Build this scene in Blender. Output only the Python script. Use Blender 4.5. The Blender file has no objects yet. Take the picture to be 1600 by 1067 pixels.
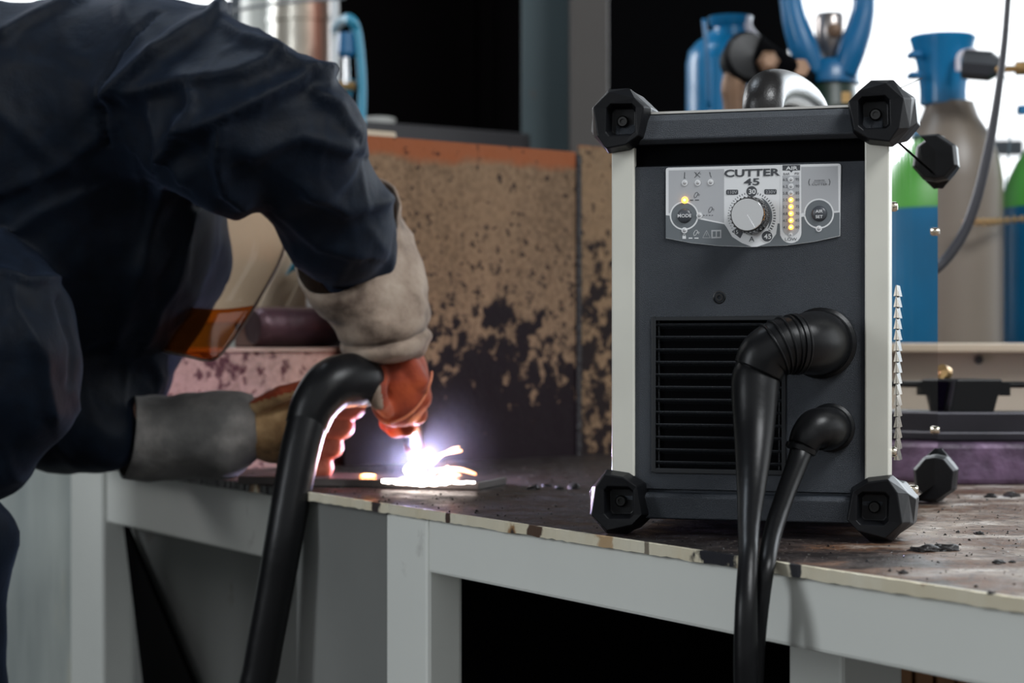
import bpy, bmesh, math, random
import numpy as np
from mathutils import Vector, Matrix, Euler

random.seed(7); np.random.seed(7)
PI = math.pi
SC = bpy.context.scene
COL = SC.collection

# ------------------------------------------------------------------ camera, world, lights, exposure
CZ = 1.05          # camera height
FPX = 3100.0       # focal length in pixels of the 1600 px wide frame
HY = 543.0         # row of the horizon
T = CZ - 0.146     # bench top height

cam_d = bpy.data.cameras.new('camera'); cam = bpy.data.objects.new('camera', cam_d); COL.objects.link(cam)
cam.location = (0, 0, CZ); cam.rotation_euler = (PI/2, 0, 0)
cam_d.sensor_width = 36; cam_d.lens = FPX*36/1600; cam_d.shift_y = (HY-533.5)/1600
cam_d.clip_start = 0.05; cam_d.clip_end = 60
cam_d.dof.use_dof = True; cam_d.dof.focus_distance = 1.55; cam_d.dof.aperture_fstop = 7.6
SC.camera = cam

W = bpy.data.worlds.new('world'); SC.world = W; W.use_nodes = True
nt = W.node_tree; bg = nt.nodes['Background']       # overcast sky over dark ground, open and bright beyond the windows (+y), shaded yard on the camera's side
tcw = nt.nodes.new('ShaderNodeTexCoord'); sw = nt.nodes.new('ShaderNodeSeparateXYZ'); nt.links.new(tcw.outputs['Generated'], sw.inputs[0])
def _mr(src, a, b, c, d):
    n = nt.nodes.new('ShaderNodeMapRange'); n.interpolation_type = 'SMOOTHSTEP'
    for k, v in zip(('From Min', 'From Max', 'To Min', 'To Max'), (a, b, c, d)): n.inputs[k].default_value = v
    nt.links.new(src, n.inputs['Value']); return n.outputs[0]
yy = _mr(sw.outputs['Y'], -0.6, 0.5, 0.42, 1.6); zz_ = _mr(sw.outputs['Z'], -0.06, 0.03, 0.03, 1.0)
mw = nt.nodes.new('ShaderNodeMath'); mw.operation = 'MULTIPLY'; nt.links.new(yy, mw.inputs[0]); nt.links.new(zz_, mw.inputs[1])
nt.links.new(mw.outputs[0], bg.inputs[1]); bg.inputs[0].default_value = (0.93, 0.97, 1.0, 1)

def area(name, loc, target, sx, sy, power, color=(1, 1, 1)):
    l = bpy.data.lights.new(name, 'AREA'); l.shape = 'RECTANGLE'; l.size = sx; l.size_y = sy
    l.energy = power; l.color = color
    o = bpy.data.objects.new(name, l); COL.objects.link(o); o.location = loc
    o.rotation_euler = (Vector(target)-Vector(loc)).to_track_quat('-Z', 'Y').to_euler()
    return o
area('skylight', (1.7, 0.3, 3.3), (0.3, 1.8, 0.9), 1.4, 0.9, 64, (0.95, 0.98, 1.0))
area('yard_window_light', (-2.7, 0.3, 1.9), (0.2, 1.6, 1.0), 0.7, 1.2, 22, (0.90, 0.95, 1.0))
area('window_light', (2.6, 5.2, 2.3), (-0.4, 2.0, 1.0), 2.2, 1.4, 50, (0.85, 0.93, 1.0))
area('jacket_fill_light', (-1.0, 2.9, 3.7), (-0.35, 2.0, 1.1), 0.8, 0.8, 15, (0.80, 0.90, 1.0))  # added overhead fill that brings out highlights on the jacket folds
area('duct_fill_light', (-2.6, 4.6, 2.6), (-0.4, 4.0, 1.6), 1.2, 1.2, 45, (0.97, 0.98, 1.0))  # added fill for the duct's front, the left wall is solid
def spark_light(name, loc, power, color, r):
    l = bpy.data.lights.new(name, 'POINT'); l.energy = power; l.color = color; l.shadow_soft_size = r
    o = bpy.data.objects.new(name, l); COL.objects.link(o); o.location = loc
    return o

SC.view_settings.view_transform = 'Standard'; SC.view_settings.look = 'None'
SC.view_settings.gamma = 1; SC.view_settings.use_curve_mapping = False
SC.view_settings.exposure = 0.35
try:
    SC.cycles.use_denoising = True
    SC.cycles.sample_clamp_indirect = 6
    SC.cycles.max_bounces = 8; SC.cycles.transparent_max_bounces = 12
except Exception: pass

# ------------------------------------------------------------------ helpers
def P(px, py, D): return Vector(((px-800)/FPX*D, D, CZ-(py-HY)/FPX*D))
def RP(r, D): return r/FPX*D                       # a length in pixels at distance D
def ontable(px, py, h=0.0):                        # a point on the bench top
    D = FPX*(CZ-T-h)/(py-HY); return Vector(((px-800)/FPX*D, D, T+h))

def nodes(name):
    m = bpy.data.materials.new(name); m.use_nodes = True
    return m, m.node_tree, m.node_tree.nodes['Principled BSDF']
def mat(name, c, rough=0.5, metal=0.0, bump=0.0, bscale=40, spec=0.5, coat=0.0, sheen=0.0, emit=None, es=0, var=0.0, vscale=8, trans=0, alpha=1):
    m, nt, b = nodes(name)
    b.inputs['Base Color'].default_value = (*c, 1); b.inputs['Roughness'].default_value = rough
    b.inputs['Metallic'].default_value = metal; b.inputs['Specular IOR Level'].default_value = spec
    b.inputs['Coat Weight'].default_value = coat
    b.inputs['Sheen Weight'].default_value = sheen
    b.inputs['Transmission Weight'].default_value = trans; b.inputs['Alpha'].default_value = alpha
    if emit: b.inputs['Emission Color'].default_value = (*emit, 1); b.inputs['Emission Strength'].default_value = es
    tc = nt.nodes.new('ShaderNodeTexCoord')
    if bump:
        n = nt.nodes.new('ShaderNodeTexNoise'); n.inputs['Scale'].default_value = bscale; n.inputs['Detail'].default_value = 4
        bp = nt.nodes.new('ShaderNodeBump'); bp.inputs['Strength'].default_value = bump; bp.inputs['Distance'].default_value = 0.004
        nt.links.new(tc.outputs['Object'], n.inputs['Vector']); nt.links.new(n.outputs['Fac'], bp.inputs['Height'])
        nt.links.new(bp.outputs['Normal'], b.inputs['Normal'])
    if var:
        n = nt.nodes.new('ShaderNodeTexNoise'); n.inputs['Scale'].default_value = vscale; n.inputs['Detail'].default_value = 5
        r = nt.nodes.new('ShaderNodeValToRGB')
        r.color_ramp.elements[0].position = 0.35; r.color_ramp.elements[1].position = 0.68
        r.color_ramp.elements[0].color = (*[x*(1-var) for x in c], 1); r.color_ramp.elements[1].color = (*[min(1, x*(1+var*0.5)) for x in c], 1)
        nt.links.new(tc.outputs['Object'], n.inputs['Vector']); nt.links.new(n.outputs['Fac'], r.inputs['Fac'])
        nt.links.new(r.outputs['Color'], b.inputs['Base Color'])
    return m

class NT:
    "small node-graph writer"
    def __init__(s, name): s.m, s.t, s.b = nodes(name); s.tc = s.t.nodes.new('ShaderNodeTexCoord')
    def new(s, k, **kw):
        n = s.t.nodes.new(k)
        for a, v in kw.items():
            if a in n.inputs: n.inputs[a].default_value = v
            else: setattr(n, a, v)
        return n
    def link(s, a, b): s.t.links.new(a, b)
    def mapping(s, scale=(1, 1, 1), loc=(0, 0, 0), rot=(0, 0, 0)):
        n = s.t.nodes.new('ShaderNodeMapping'); n.inputs['Scale'].default_value = scale; n.inputs['Location'].default_value = loc
        n.inputs['Rotation'].default_value = rot
        s.link(s.tc.outputs['Object'], n.inputs['Vector']); return n.outputs[0]
    def noise(s, scale, vec=None, detail=5, rough=0.55):
        n = s.new('ShaderNodeTexNoise', Scale=scale, Detail=detail, Roughness=rough)
        s.link(vec or s.tc.outputs['Object'], n.inputs['Vector']); return n.outputs['Fac']
    def ramp(s, fac, stops):
        n = s.t.nodes.new('ShaderNodeValToRGB'); e = n.color_ramp.elements
        while len(e) < len(stops): e.new(0.5)
        for k, (p, c) in enumerate(stops):
            e[k].position = p; e[k].color = (*c, 1) if isinstance(c, tuple) else (c, c, c, 1)
        s.link(fac, n.inputs['Fac']); return n.outputs['Color']
    def math(s, op, a, b=None, c=None):
        n = s.t.nodes.new('ShaderNodeMath'); n.operation = op
        for k, v in enumerate((a, b, c)):
            if v is None: continue
            if isinstance(v, (int, float)): n.inputs[k].default_value = v
            else: s.link(v, n.inputs[k])
        return n.outputs[0]
    def mix(s, fac, a, b):
        n = s.t.nodes.new('ShaderNodeMix'); n.data_type = 'RGBA'
        for k, v in ((0, fac), (6, a), (7, b)):
            if isinstance(v, (int, float)): n.inputs[k].default_value = v
            elif isinstance(v, tuple): n.inputs[k].default_value = (*v, 1)
            else: s.link(v, n.inputs[k])
        return n.outputs[2]
    def xyz(s):
        n = s.t.nodes.new('ShaderNodeSeparateXYZ'); g = s.t.nodes.new('ShaderNodeNewGeometry'); s.link(g.outputs['Position'], n.inputs[0]); return n.outputs
    def bump(s, h, strength=0.4, dist=0.003):
        n = s.new('ShaderNodeBump', Strength=strength, Distance=dist); s.link(h, n.inputs['Height']); s.link(n.outputs[0], s.b.inputs['Normal'])
    def color(s, c): s.link(c, s.b.inputs['Base Color'])
    def rough(s, r): s.link(r, s.b.inputs['Roughness'])

# mesh helpers -----------------------------------------------------
def BM(): return bmesh.new()
def obj(name, bm, m, parent=None, smooth=False, loc=None, bevel=0, angle=None):
    me = bpy.data.meshes.new(name)
    if isinstance(bm, tuple): me.from_pydata(bm[0], [], bm[1]); me.update()
    else:
        bmesh.ops.recalc_face_normals(bm, faces=bm.faces[:]); bm.to_mesh(me); bm.free()
    for x in (m if isinstance(m, (list, tuple)) else [m]): me.materials.append(x)
    o = bpy.data.objects.new(name, me); COL.objects.link(o)
    if loc is not None:
        me.transform(Matrix.Translation(-Vector(loc))); o.location = loc
    if parent is not None:
        o.parent = parent
    if smooth:
        for p in me.polygons: p.use_smooth = True
    if bevel:
        b = o.modifiers.new('bevel', 'BEVEL'); b.width = bevel; b.segments = 2; b.limit_method = 'ANGLE'; b.angle_limit = math.radians(35)
    if angle is not None:
        me.set_sharp_from_angle(angle=math.radians(angle))
    return o
def wobj(name, bm, m, parent, **k):
    "mesh built in world coordinates, parented under a thing whose origin is not at zero"
    o = obj(name, bm, m, None, **k)
    r = parent
    while r.parent: r = r.parent
    o.data.transform(r.matrix_basis.inverted()); o.parent = parent
    return o
def tag(o, label, cat=None, group=None, kind=None):
    if label: o['label'] = label
    if cat: o['category'] = cat
    if group: o['group'] = group
    if kind: o['kind'] = kind
    return o
def thing(name, label, cat, loc=(0, 0, 0), rz=0, group=None):
    o = bpy.data.objects.new(name, None); COL.objects.link(o); o.location = loc; o.rotation_euler = (0, 0, rz)
    o.empty_display_size = 0.02
    bpy.context.view_layer.update()
    return tag(o, label, cat, group)
def structure(name, bm, m, label=None, **k): return tag(obj(name, bm, m, **k), label, None, None, 'structure')

def box(bm, c, s, M=None, mi=0):
    r = bmesh.ops.create_cube(bm, size=1)
    mt = Matrix.Translation(c) @ Matrix.Diagonal((*s, 1))
    if M is not None: mt = M @ mt
    bmesh.ops.transform(bm, matrix=mt, verts=r['verts'])
    if mi:
        for f in {f for v in r['verts'] for f in v.link_faces}: f.material_index = mi
    return r['verts']
def frame_from(d, up=Vector((0, 0, 1))):
    d = d.normalized()
    a = d.cross(up)
    if a.length < 1e-4: a = d.cross(Vector((0, 1, 0)))
    a.normalize(); return a, a.cross(d).normalized()
def bridge(bm, rings, cap0=True, cap1=True, closed=True, mi=0):
    vs = [[bm.verts.new(p) for p in r] for r in rings]
    n = len(vs[0])
    for a, b in zip(vs[:-1], vs[1:]):
        for i in range(n if closed else n-1):
            f = bm.faces.new((a[i], a[(i+1) % n], b[(i+1) % n], b[i])); f.material_index = mi
    if closed and cap0: bm.faces.new(vs[0][::-1]).material_index = mi
    if closed and cap1: bm.faces.new(vs[-1]).material_index = mi
    return vs
def cr(pts, n):
    "Catmull-Rom through points (any dimension), n steps per span"
    p = [np.array(q, float) for q in pts]; p = [2*p[0]-p[1]] + p + [2*p[-1]-p[-2]]; out = []
    for i in range(1, len(p)-2):
        for k in range(n):
            t = k/n
            out.append(0.5*((2*p[i])+(-p[i-1]+p[i+1])*t+(2*p[i-1]-5*p[i]+4*p[i+1]-p[i+2])*t*t+(-p[i-1]+3*p[i]-3*p[i+1]+p[i+2])*t**3))
    out.append(p[-2]); return out
def tube(bm, pts, radii, seg=20, n=8, cap=True, squash=None, mi=0):
    "swept tube through points with radii (parallel transport)"
    if np.isscalar(radii): radii = [radii]*len(pts)
    q = cr([(*p, r) for p, r in zip(pts, radii)], n) if n > 1 else [np.array((*p, r)) for p, r in zip(pts, radii)]
    c = [Vector(x[:3]) for x in q]; rr = [max(1e-5, x[3]) for x in q]
    d = (c[1]-c[0]).normalized(); a, b = frame_from(d); rings = []
    for i in range(len(c)):
        t = (c[min(i+1, len(c)-1)]-c[max(i-1, 0)]).normalized()
        a = (a-t*a.dot(t)).normalized(); b = t.cross(a)
        rings.append([c[i]+(a*math.cos(2*PI*k/seg)+b*math.sin(2*PI*k/seg)*(squash or 1))*rr[i] for k in range(seg)])
    bridge(bm, rings, cap, cap, mi=mi)
def lathe(bm, c, axis, prof, seg=32, up=None, mi=0):
    "prof: list of (distance along axis, radius)"
    axis = Vector(axis).normalized(); a, b = frame_from(axis, up or Vector((0, 0, 1))); c = Vector(c)
    rings = [[c+axis*h+(a*math.cos(2*PI*k/seg)+b*math.sin(2*PI*k/seg))*max(r, 1e-5) for k in range(seg)] for h, r in prof]
    return bridge(bm, rings, mi=mi)
def sheet(bm, grid, thick=0.0, mi=0):
    "grid[i][j] of points -> quads"
    vs = [[bm.verts.new(p) for p in r] for r in grid]
    for i in range(len(vs)-1):
        for j in range(len(vs[0])-1):
            bm.faces.new((vs[i][j], vs[i][j+1], vs[i+1][j+1], vs[i+1][j])).material_index = mi
def prism(bm, poly, off, mi=0):
    "extrude a planar polygon of Vectors by off"
    a = [bm.verts.new(p) for p in poly]; b = [bm.verts.new(Vector(p)+Vector(off)) for p in poly]; n = len(a)
    bm.faces.new(a).material_index = mi; bm.faces.new(b[::-1]).material_index = mi
    for i in range(n): bm.faces.new((a[i], b[i], b[(i+1) % n], a[(i+1) % n])).material_index = mi
def beam(bm, a, b, w, h, mi=0):
    "box bar between two points; h along z as far as possible"
    a, b = Vector(a), Vector(b); d = (b-a).normalized(); s, u = frame_from(d)
    r = [[p+s*x*w/2+u*y*h/2 for x, y in ((-1, -1), (1, -1), (1, 1), (-1, 1))] for p in (a, b)]
    bridge(bm, r, mi=mi)

# signed distance bodies -> one smooth mesh ------------------------
def cap_sdf(p, a, b, ra, rb):
    a = np.array(a, np.float32); ab = np.array(b, np.float32)-a
    t = np.clip(((p-a)@ab)/max(1e-9, ab@ab), 0, 1)
    return np.linalg.norm(p-a-t[:, None]*ab, axis=1)-(ra+(rb-ra)*t)
def ell_sdf(p, c, r, R=None):
    q = p-np.array(c, np.float32)
    if R is not None: q = q@np.array(R, np.float32)
    r = np.array(r, np.float32); k0 = np.linalg.norm(q/r, axis=1); k1 = np.linalg.norm(q/(r*r), axis=1)
    return k0*(k0-1)/np.maximum(k1, 1e-6)
def smin(a, b, k):
    h = np.clip(0.5+0.5*(b-a)/k, 0, 1); return b*(1-h)+a*h-k*h*(1-h)
def union(p, prims, k):
    d = None
    for q in prims:
        kk = q[-1] if isinstance(q[-1], dict) else {}
        if q[0] == 'c': v = cap_sdf(p, q[1], q[2], q[3], q[4])
        else: v = ell_sdf(p, q[1], q[2], q[3] if len(q) > 3 and not isinstance(q[3], dict) else None)
        d = v if d is None else smin(d, v, kk.get('k', k))
    return d
def surface_nets(f, lo, hi, h):
    lo = np.array(lo, np.float32); n = np.ceil((np.array(hi)-lo)/h).astype(int)+1
    X = np.stack(np.meshgrid(*[lo[i]+h*np.arange(n[i]) for i in range(3)], indexing='ij'), -1).astype(np.float32).reshape(-1, 3)
    V = np.empty(len(X), np.float32)
    for s in range(0, len(X), 400000): V[s:s+400000] = f(X[s:s+400000])
    V = V.reshape(n); del X
    ins = V < 0; cn = n-1
    S = np.zeros((*cn, 3), np.float32); C = np.zeros(cn, np.float32)
    for ax in range(3):
        o = [0, 1, 2]; o.remove(ax)
        for d1 in (0, 1):
            for d2 in (0, 1):
                sl0 = [None]*3; sl1 = [None]*3
                sl0[ax] = slice(0, cn[ax]); sl1[ax] = slice(1, cn[ax]+1)
                for q, d in ((o[0], d1), (o[1], d2)): sl0[q] = sl1[q] = slice(d, cn[q]+d)
                a = V[tuple(sl0)]; b = V[tuple(sl1)]; m = (a < 0) != (b < 0)
                t = np.where(m, a/np.where(m, a-b, 1), 0)
                v = np.zeros((*cn, 3), np.float32); v[..., ax] = t; v[..., o[0]] = d1; v[..., o[1]] = d2
                S += v*m[..., None]; C += m
    act = C > 0; idx = -np.ones(cn, int); idx[act] = np.arange(act.sum())
    ijk = np.argwhere(act); verts = lo+h*(ijk+S[act]/C[act][:, None])
    F = []
    for ax in range(3):
        o = [(ax+1) % 3, (ax+2) % 3]
        sl = [slice(1, cn[i]) for i in range(3)]; sl[ax] = slice(0, cn[ax])
        s2 = list(sl); s2[ax] = slice(1, cn[ax]+1)
        a = ins[tuple(sl)]; b = ins[tuple(s2)]; e = np.argwhere(a != b)
        base = e.copy()
        for q in o: base[:, q] += 1
        def g(d1, d2):
            c = base.copy(); c[:, o[0]] -= d1; c[:, o[1]] -= d2; return idx[c[:, 0], c[:, 1], c[:, 2]]
        qd = np.stack([g(1, 1), g(0, 1), g(0, 0), g(1, 0)], 1)
        fl = a[tuple(e.T)]; qd[~fl] = qd[~fl][:, ::-1]; F.append(qd)
    F = np.concatenate(F); F = F[(F >= 0).all(1)]
    return verts, F
def wav(p, s, seed=0):
    "cheap smooth noise on an (N,3) array"
    r = np.random.RandomState(seed); out = np.zeros(len(p), np.float32)
    for k in range(5):
        d = r.normal(size=3); d /= np.linalg.norm(d)
        out += np.sin((p@d.astype(np.float32))*s*(1+0.35*k)+r.uniform(0, 6.28)+1.3*np.sin((p@np.roll(d, 1).astype(np.float32))*s*0.6+k))
    return out/5
def normals_of(V, F):
    a, b, c, d = (V[F[:, i]] for i in range(4)); n = np.cross(c-a, d-b); N = np.zeros_like(V)
    for i in range(4): np.add.at(N, F[:, i], n)
    return N/np.maximum(np.linalg.norm(N, axis=1), 1e-9)[:, None]
def relax(V, F, it=2, lam=0.5):
    for _ in range(it):
        A = np.zeros_like(V); c = np.zeros(len(V))
        for i in range(4):
            j = (i+1) % 4
            np.add.at(A, F[:, i], V[F[:, j]]); np.add.at(A, F[:, j], V[F[:, i]]); np.add.at(c, F[:, i], 1); np.add.at(c, F[:, j], 1)
        V = V+lam*(A/np.maximum(c, 1)[:, None]-V)
    return V
def np_obj(name, V, F, m, parent):
    me = bpy.data.meshes.new(name); me.from_pydata(V.tolist(), [], F.tolist()); me.update()
    for x in (m if isinstance(m, (list, tuple)) else [m]): me.materials.append(x)
    me.polygons.foreach_set('use_smooth', [True]*len(me.polygons))
    o = bpy.data.objects.new(name, me); COL.objects.link(o)
    if parent is not None:
        r = parent
        while r.parent: r = r.parent
        me.transform(r.matrix_basis.inverted()); o.parent = parent
    return o

_txt = {}
def text_mesh(s, size, sx=1.0, bold=0.0):
    "flat lettering in the x-y plane centred on the origin -> list of polygons of (x, y)"
    key = (s, size, sx, bold)
    if key in _txt: return _txt[key]
    c = bpy.data.curves.new('lettering', 'FONT'); c.body = s; c.size = size; c.align_x = 'CENTER'; c.align_y = 'CENTER'; c.offset = bold
    c.resolution_u = 3
    o = bpy.data.objects.new('lettering', c); COL.objects.link(o); bpy.context.view_layer.update()
    me = bpy.data.meshes.new_from_object(o.evaluated_get(bpy.context.evaluated_depsgraph_get()))
    v = [(x.co.x*sx, x.co.y) for x in me.vertices]
    ys = [y for _, y in v]; xs = [x for x, _ in v]
    my = (max(ys)+min(ys))/2; mx = (max(xs)+min(xs))/2
    v = [(x-mx, y-my) for x, y in v]
    r = (v, [tuple(p.vertices) for p in me.polygons])
    bpy.data.objects.remove(o); bpy.data.curves.remove(c); bpy.data.meshes.remove(me)
    _txt[key] = r; return r
# ------------------------------------------------------------------ materials
M_navy = NT('navy_cotton')
v = M_navy.tc.outputs['Object']
w = M_navy.noise(900, v, 2); n2 = M_navy.noise(60, v, 4)
M_navy.color(M_navy.ramp(n2, [(0.3, (0.0005, 0.0022, 0.0058)), (0.7, (0.0012, 0.0048, 0.0115))]))
M_navy.b.inputs['Roughness'].default_value = 0.62; M_navy.b.inputs['Sheen Weight'].default_value = 0.075
M_navy.b.inputs['Sheen Tint'].default_value = (0.45, 0.6, 1, 1); M_navy.b.inputs['Specular IOR Level'].default_value = 0.16
M_navy.bump(M_navy.math('ADD', M_navy.math('MULTIPLY', w, 0.25), n2), 0.35, 0.003)
NAVY = M_navy.m

def leather(name, c0, c1, c2, sc=14, rough=0.8):
    m = NT(name); a = m.noise(sc, None, 6, 0.6); b = m.noise(sc*9, None, 4)
    m.color(m.ramp(a, [(0.3, c0), (0.5, c1), (0.7, c2)])); m.b.inputs['Roughness'].default_value = rough
    m.b.inputs['Specular IOR Level'].default_value = 0.3; m.b.inputs['Sheen Weight'].default_value = 0.15
    m.bump(m.math('ADD', a, m.math('MULTIPLY', b, 0.5)), 0.5, 0.003); return m.m
BEIGE = leather('beige_suede', (0.07, 0.045, 0.032), (0.28, 0.21, 0.16), (0.42, 0.34, 0.27), 20)
GREYCUFF = leather('sooty_grey_suede', (0.05, 0.05, 0.05), (0.13, 0.125, 0.12), (0.30, 0.28, 0.26), 11)
TAN = leather('stained_tan_leather', (0.03, 0.018, 0.012), (0.34, 0.20, 0.09), (0.55, 0.36, 0.18), 26)
ORANGE = leather('orange_leather', (0.13, 0.016, 0.006), (0.27, 0.038, 0.010), (0.38, 0.065, 0.016), 30, 0.65)
RED = leather('red_leather_fingers', (0.40, 0.08, 0.05), (0.55, 0.13, 0.08), (0.62, 0.18, 0.11), 30, 0.5)

BLK = mat('black_plastic', (0.005, 0.0055, 0.0065), 0.38, spec=0.25, bump=0.05, bscale=300)
BUMP = mat('black_rubber_bumper', (0.006, 0.0065, 0.008), 0.42, bump=0.04, bscale=200, var=0.2, spec=0.22)
RUB = mat('black_cable_rubber', (0.006, 0.0062, 0.007), 0.36, bump=0.10, bscale=60, spec=0.24)
HANDLE = mat('satin_black_handle', (0.016, 0.015, 0.015), 0.34, bump=0.10, bscale=500, spec=0.4)
SLATE = mat('slate_powder_coat', (0.033, 0.040, 0.051), 0.48, bump=0.45, bscale=1800, var=0.12, vscale=30)
CREAMPOST = mat('cream_painted_post', (0.72, 0.71, 0.63), 0.35, var=0.08, vscale=12)
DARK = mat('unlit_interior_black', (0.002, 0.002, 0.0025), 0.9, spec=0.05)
STEEL = mat('zinc_screw', (0.75, 0.68, 0.55), 0.22, 1.0)
SCREWBLK = mat('blackened_screw', (0.05, 0.05, 0.05), 0.22, 0.9)
MIRROR = NT('polished_stainless')
MIRROR.b.inputs['Base Color'].default_value = (0.54, 0.50, 0.45, 1); MIRROR.b.inputs['Metallic'].default_value = 1
MIRROR.rough(MIRROR.ramp(MIRROR.noise(60, MIRROR.mapping((1, 1, 0.05))), [(0.3, 0.015), (0.7, 0.05)]))
MIRROR = MIRROR.m
CHROME = mat('chrome', (0.85, 0.85, 0.85), 0.06, 1.0)

def paint(name, c, wear=0.5, scale=6, rough=0.45, chip=(0.09, 0.06, 0.045)):
    m = NT(name); a = m.noise(scale, None, 6, 0.65); b = m.noise(scale*5, None, 5)
    base = m.ramp(a, [(0.3, tuple(x*(1-0.25*wear) for x in c)), (0.65, c)])
    chips = m.ramp(b, [(0.70-0.06*wear, 0.0), (0.74, 1.0)])
    m.color(m.mix(m.math('MULTIPLY', chips, min(1, wear)), base, chip)); m.b.inputs['Roughness'].default_value = rough
    m.bump(b, 0.1, 0.002); return m.m
GREYPAINT = paint('grey_green_bench_paint', (0.84, 0.86, 0.81), 0.22, 3)
GREYPANEL = paint('dull_grey_sheet', (0.22, 0.225, 0.215), 0.5, 2.5, 0.5)
CREAM = paint('cream_panel_paint', (0.52, 0.45, 0.36), 0.3, 3, 0.4)
WINDOWCREAM = paint('pale_cream_steel', (0.58, 0.48, 0.36), 0.25, 3, 0.35)
TEAL = paint('teal_grey_steel', (0.055, 0.085, 0.095), 0.3, 3, 0.5)
TAUPE = paint('taupe_steel', (0.072, 0.062, 0.055), 0.3, 3, 0.6)
BLUE = mat('cylinder_blue', (0.003, 0.18, 0.40), 0.32, var=0.25, vscale=7, coat=0.2)
DBLUE = mat('deep_blue_cylinder', (0.002, 0.13, 0.31), 0.35, var=0.2, vscale=5, coat=0.2)
CYAN = mat('cyan_hose', (0.03, 0.27, 0.42), 0.35, coat=0.2)
GREENBLK = mat('dark_green_cylinder', (0.004, 0.022, 0.012), 0.4)
GREEN = mat('leaf_green_paint', (0.10, 0.46, 0.06), 0.4, var=0.25, vscale=6)
GREYCYL = paint('weathered_grey_cylinder', (0.20, 0.165, 0.13), 0.5, 5, 0.38, (0.26, 0.12, 0.05))
BRASS = mat('aged_brass', (0.52, 0.33, 0.14), 0.35, 0.85, bump=0.2, bscale=90, var=0.3)
BRONZE = mat('dull_bronze', (0.22, 0.13, 0.08), 0.5, 0.4, var=0.4, vscale=20)
DGREY = mat('dark_grey_metal', (0.05, 0.055, 0.062), 0.45, 0.3, var=0.2)
PALEPLASTIC = mat('pale_lilac_plastic', (0.62, 0.60, 0.66), 0.4)
CONC = mat('concrete_floor', (0.07, 0.065, 0.06), 0.8, bump=0.3, bscale=8, var=0.4, vscale=3)
WALLM = mat('dark_workshop_wall', (0.004, 0.0037, 0.004), 1.0, spec=0.02, var=0.4, vscale=1.2)

# rusty sheet: tan primer scale with dark soot and rust spots; the soot is thickest low on the sheet
def rusty(name, tan, dark, zlo, zhi, red=0.0, bias=0.20):
    m = NT(name); z = m.xyz()[2]
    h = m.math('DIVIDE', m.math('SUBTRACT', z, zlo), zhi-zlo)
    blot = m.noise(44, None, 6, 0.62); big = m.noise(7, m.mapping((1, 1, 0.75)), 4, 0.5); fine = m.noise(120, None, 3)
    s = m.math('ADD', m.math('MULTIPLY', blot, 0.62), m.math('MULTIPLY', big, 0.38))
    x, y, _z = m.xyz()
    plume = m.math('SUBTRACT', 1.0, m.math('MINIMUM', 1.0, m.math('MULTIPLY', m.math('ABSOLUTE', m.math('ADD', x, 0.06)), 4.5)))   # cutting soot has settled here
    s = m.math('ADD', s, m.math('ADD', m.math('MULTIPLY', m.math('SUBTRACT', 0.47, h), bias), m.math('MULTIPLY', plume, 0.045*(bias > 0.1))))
    mask = m.ramp(s, [(0.515, 0.0), (0.56, 1.0)])
    sp = m.ramp(m.math('ADD', m.noise(85, None, 3, 0.5), m.math('MULTIPLY', m.math('SUBTRACT', 0.8, h), 0.08)), [(0.62, 0.0), (0.66, 1.0)])
    mask = m.math('MAXIMUM', m.math('MULTIPLY', sp, 0.8), mask)
    tanc = m.ramp(m.math('ADD', m.math('MULTIPLY', fine, 0.5), m.math('MULTIPLY', m.noise(9, m.mapping((1, 1, 0.3)), 5), 0.5)),
                  [(0.35, tuple(x*0.62 for x in tan)), (0.5, tan), (0.66, tuple(min(1, x*1.25) for x in tan))])
    rim = m.ramp(m.math('ADD', h, m.math('MULTIPLY', m.math('SUBTRACT', m.noise(14, None, 4), 0.5), 0.10)), [(0.93, 0.0), (0.96, 1.0)])
    c = m.mix(rim, tanc, (0.26, 0.085, 0.035))
    c = m.mix(mask, c, dark)
    m.color(c); m.rough(m.ramp(blot, [(0.35, 0.75), (0.6, 0.5)])); m.b.inputs['Specular IOR Level'].default_value = 0.15; m.bump(m.math('ADD', blot, fine), 0.35, 0.002); return m.m
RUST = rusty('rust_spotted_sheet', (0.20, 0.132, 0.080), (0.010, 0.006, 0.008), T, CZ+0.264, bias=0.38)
RUSTLOW = rusty('rust_spotted_low_sheet', (0.36, 0.24, 0.21), (0.07, 0.025, 0.03), T-0.15, CZ+0.25, bias=0.10)
RUSTB = rusty('brown_scale_sheet', (0.19, 0.125, 0.072), (0.014, 0.009, 0.009), T, CZ+0.30, bias=0.12)
PURPLERUST = mat('mill_scale_purple', (0.14, 0.085, 0.15), 0.5, 0.2, bump=0.8, bscale=60, var=0.6, vscale=30)

# bench top: grime over worn steel
m = NT('grimy_bench_steel')
rotz = math.atan2(-0.86, 0.51)
vec = m.mapping((2.6, 5.5, 1), rot=(0, 0, -0.15))
a = m.noise(2.6, vec, 6, 0.6); b = m.noise(30, None, 6, 0.7); c = m.noise(170, None, 3); x, y, z = m.xyz()
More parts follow.
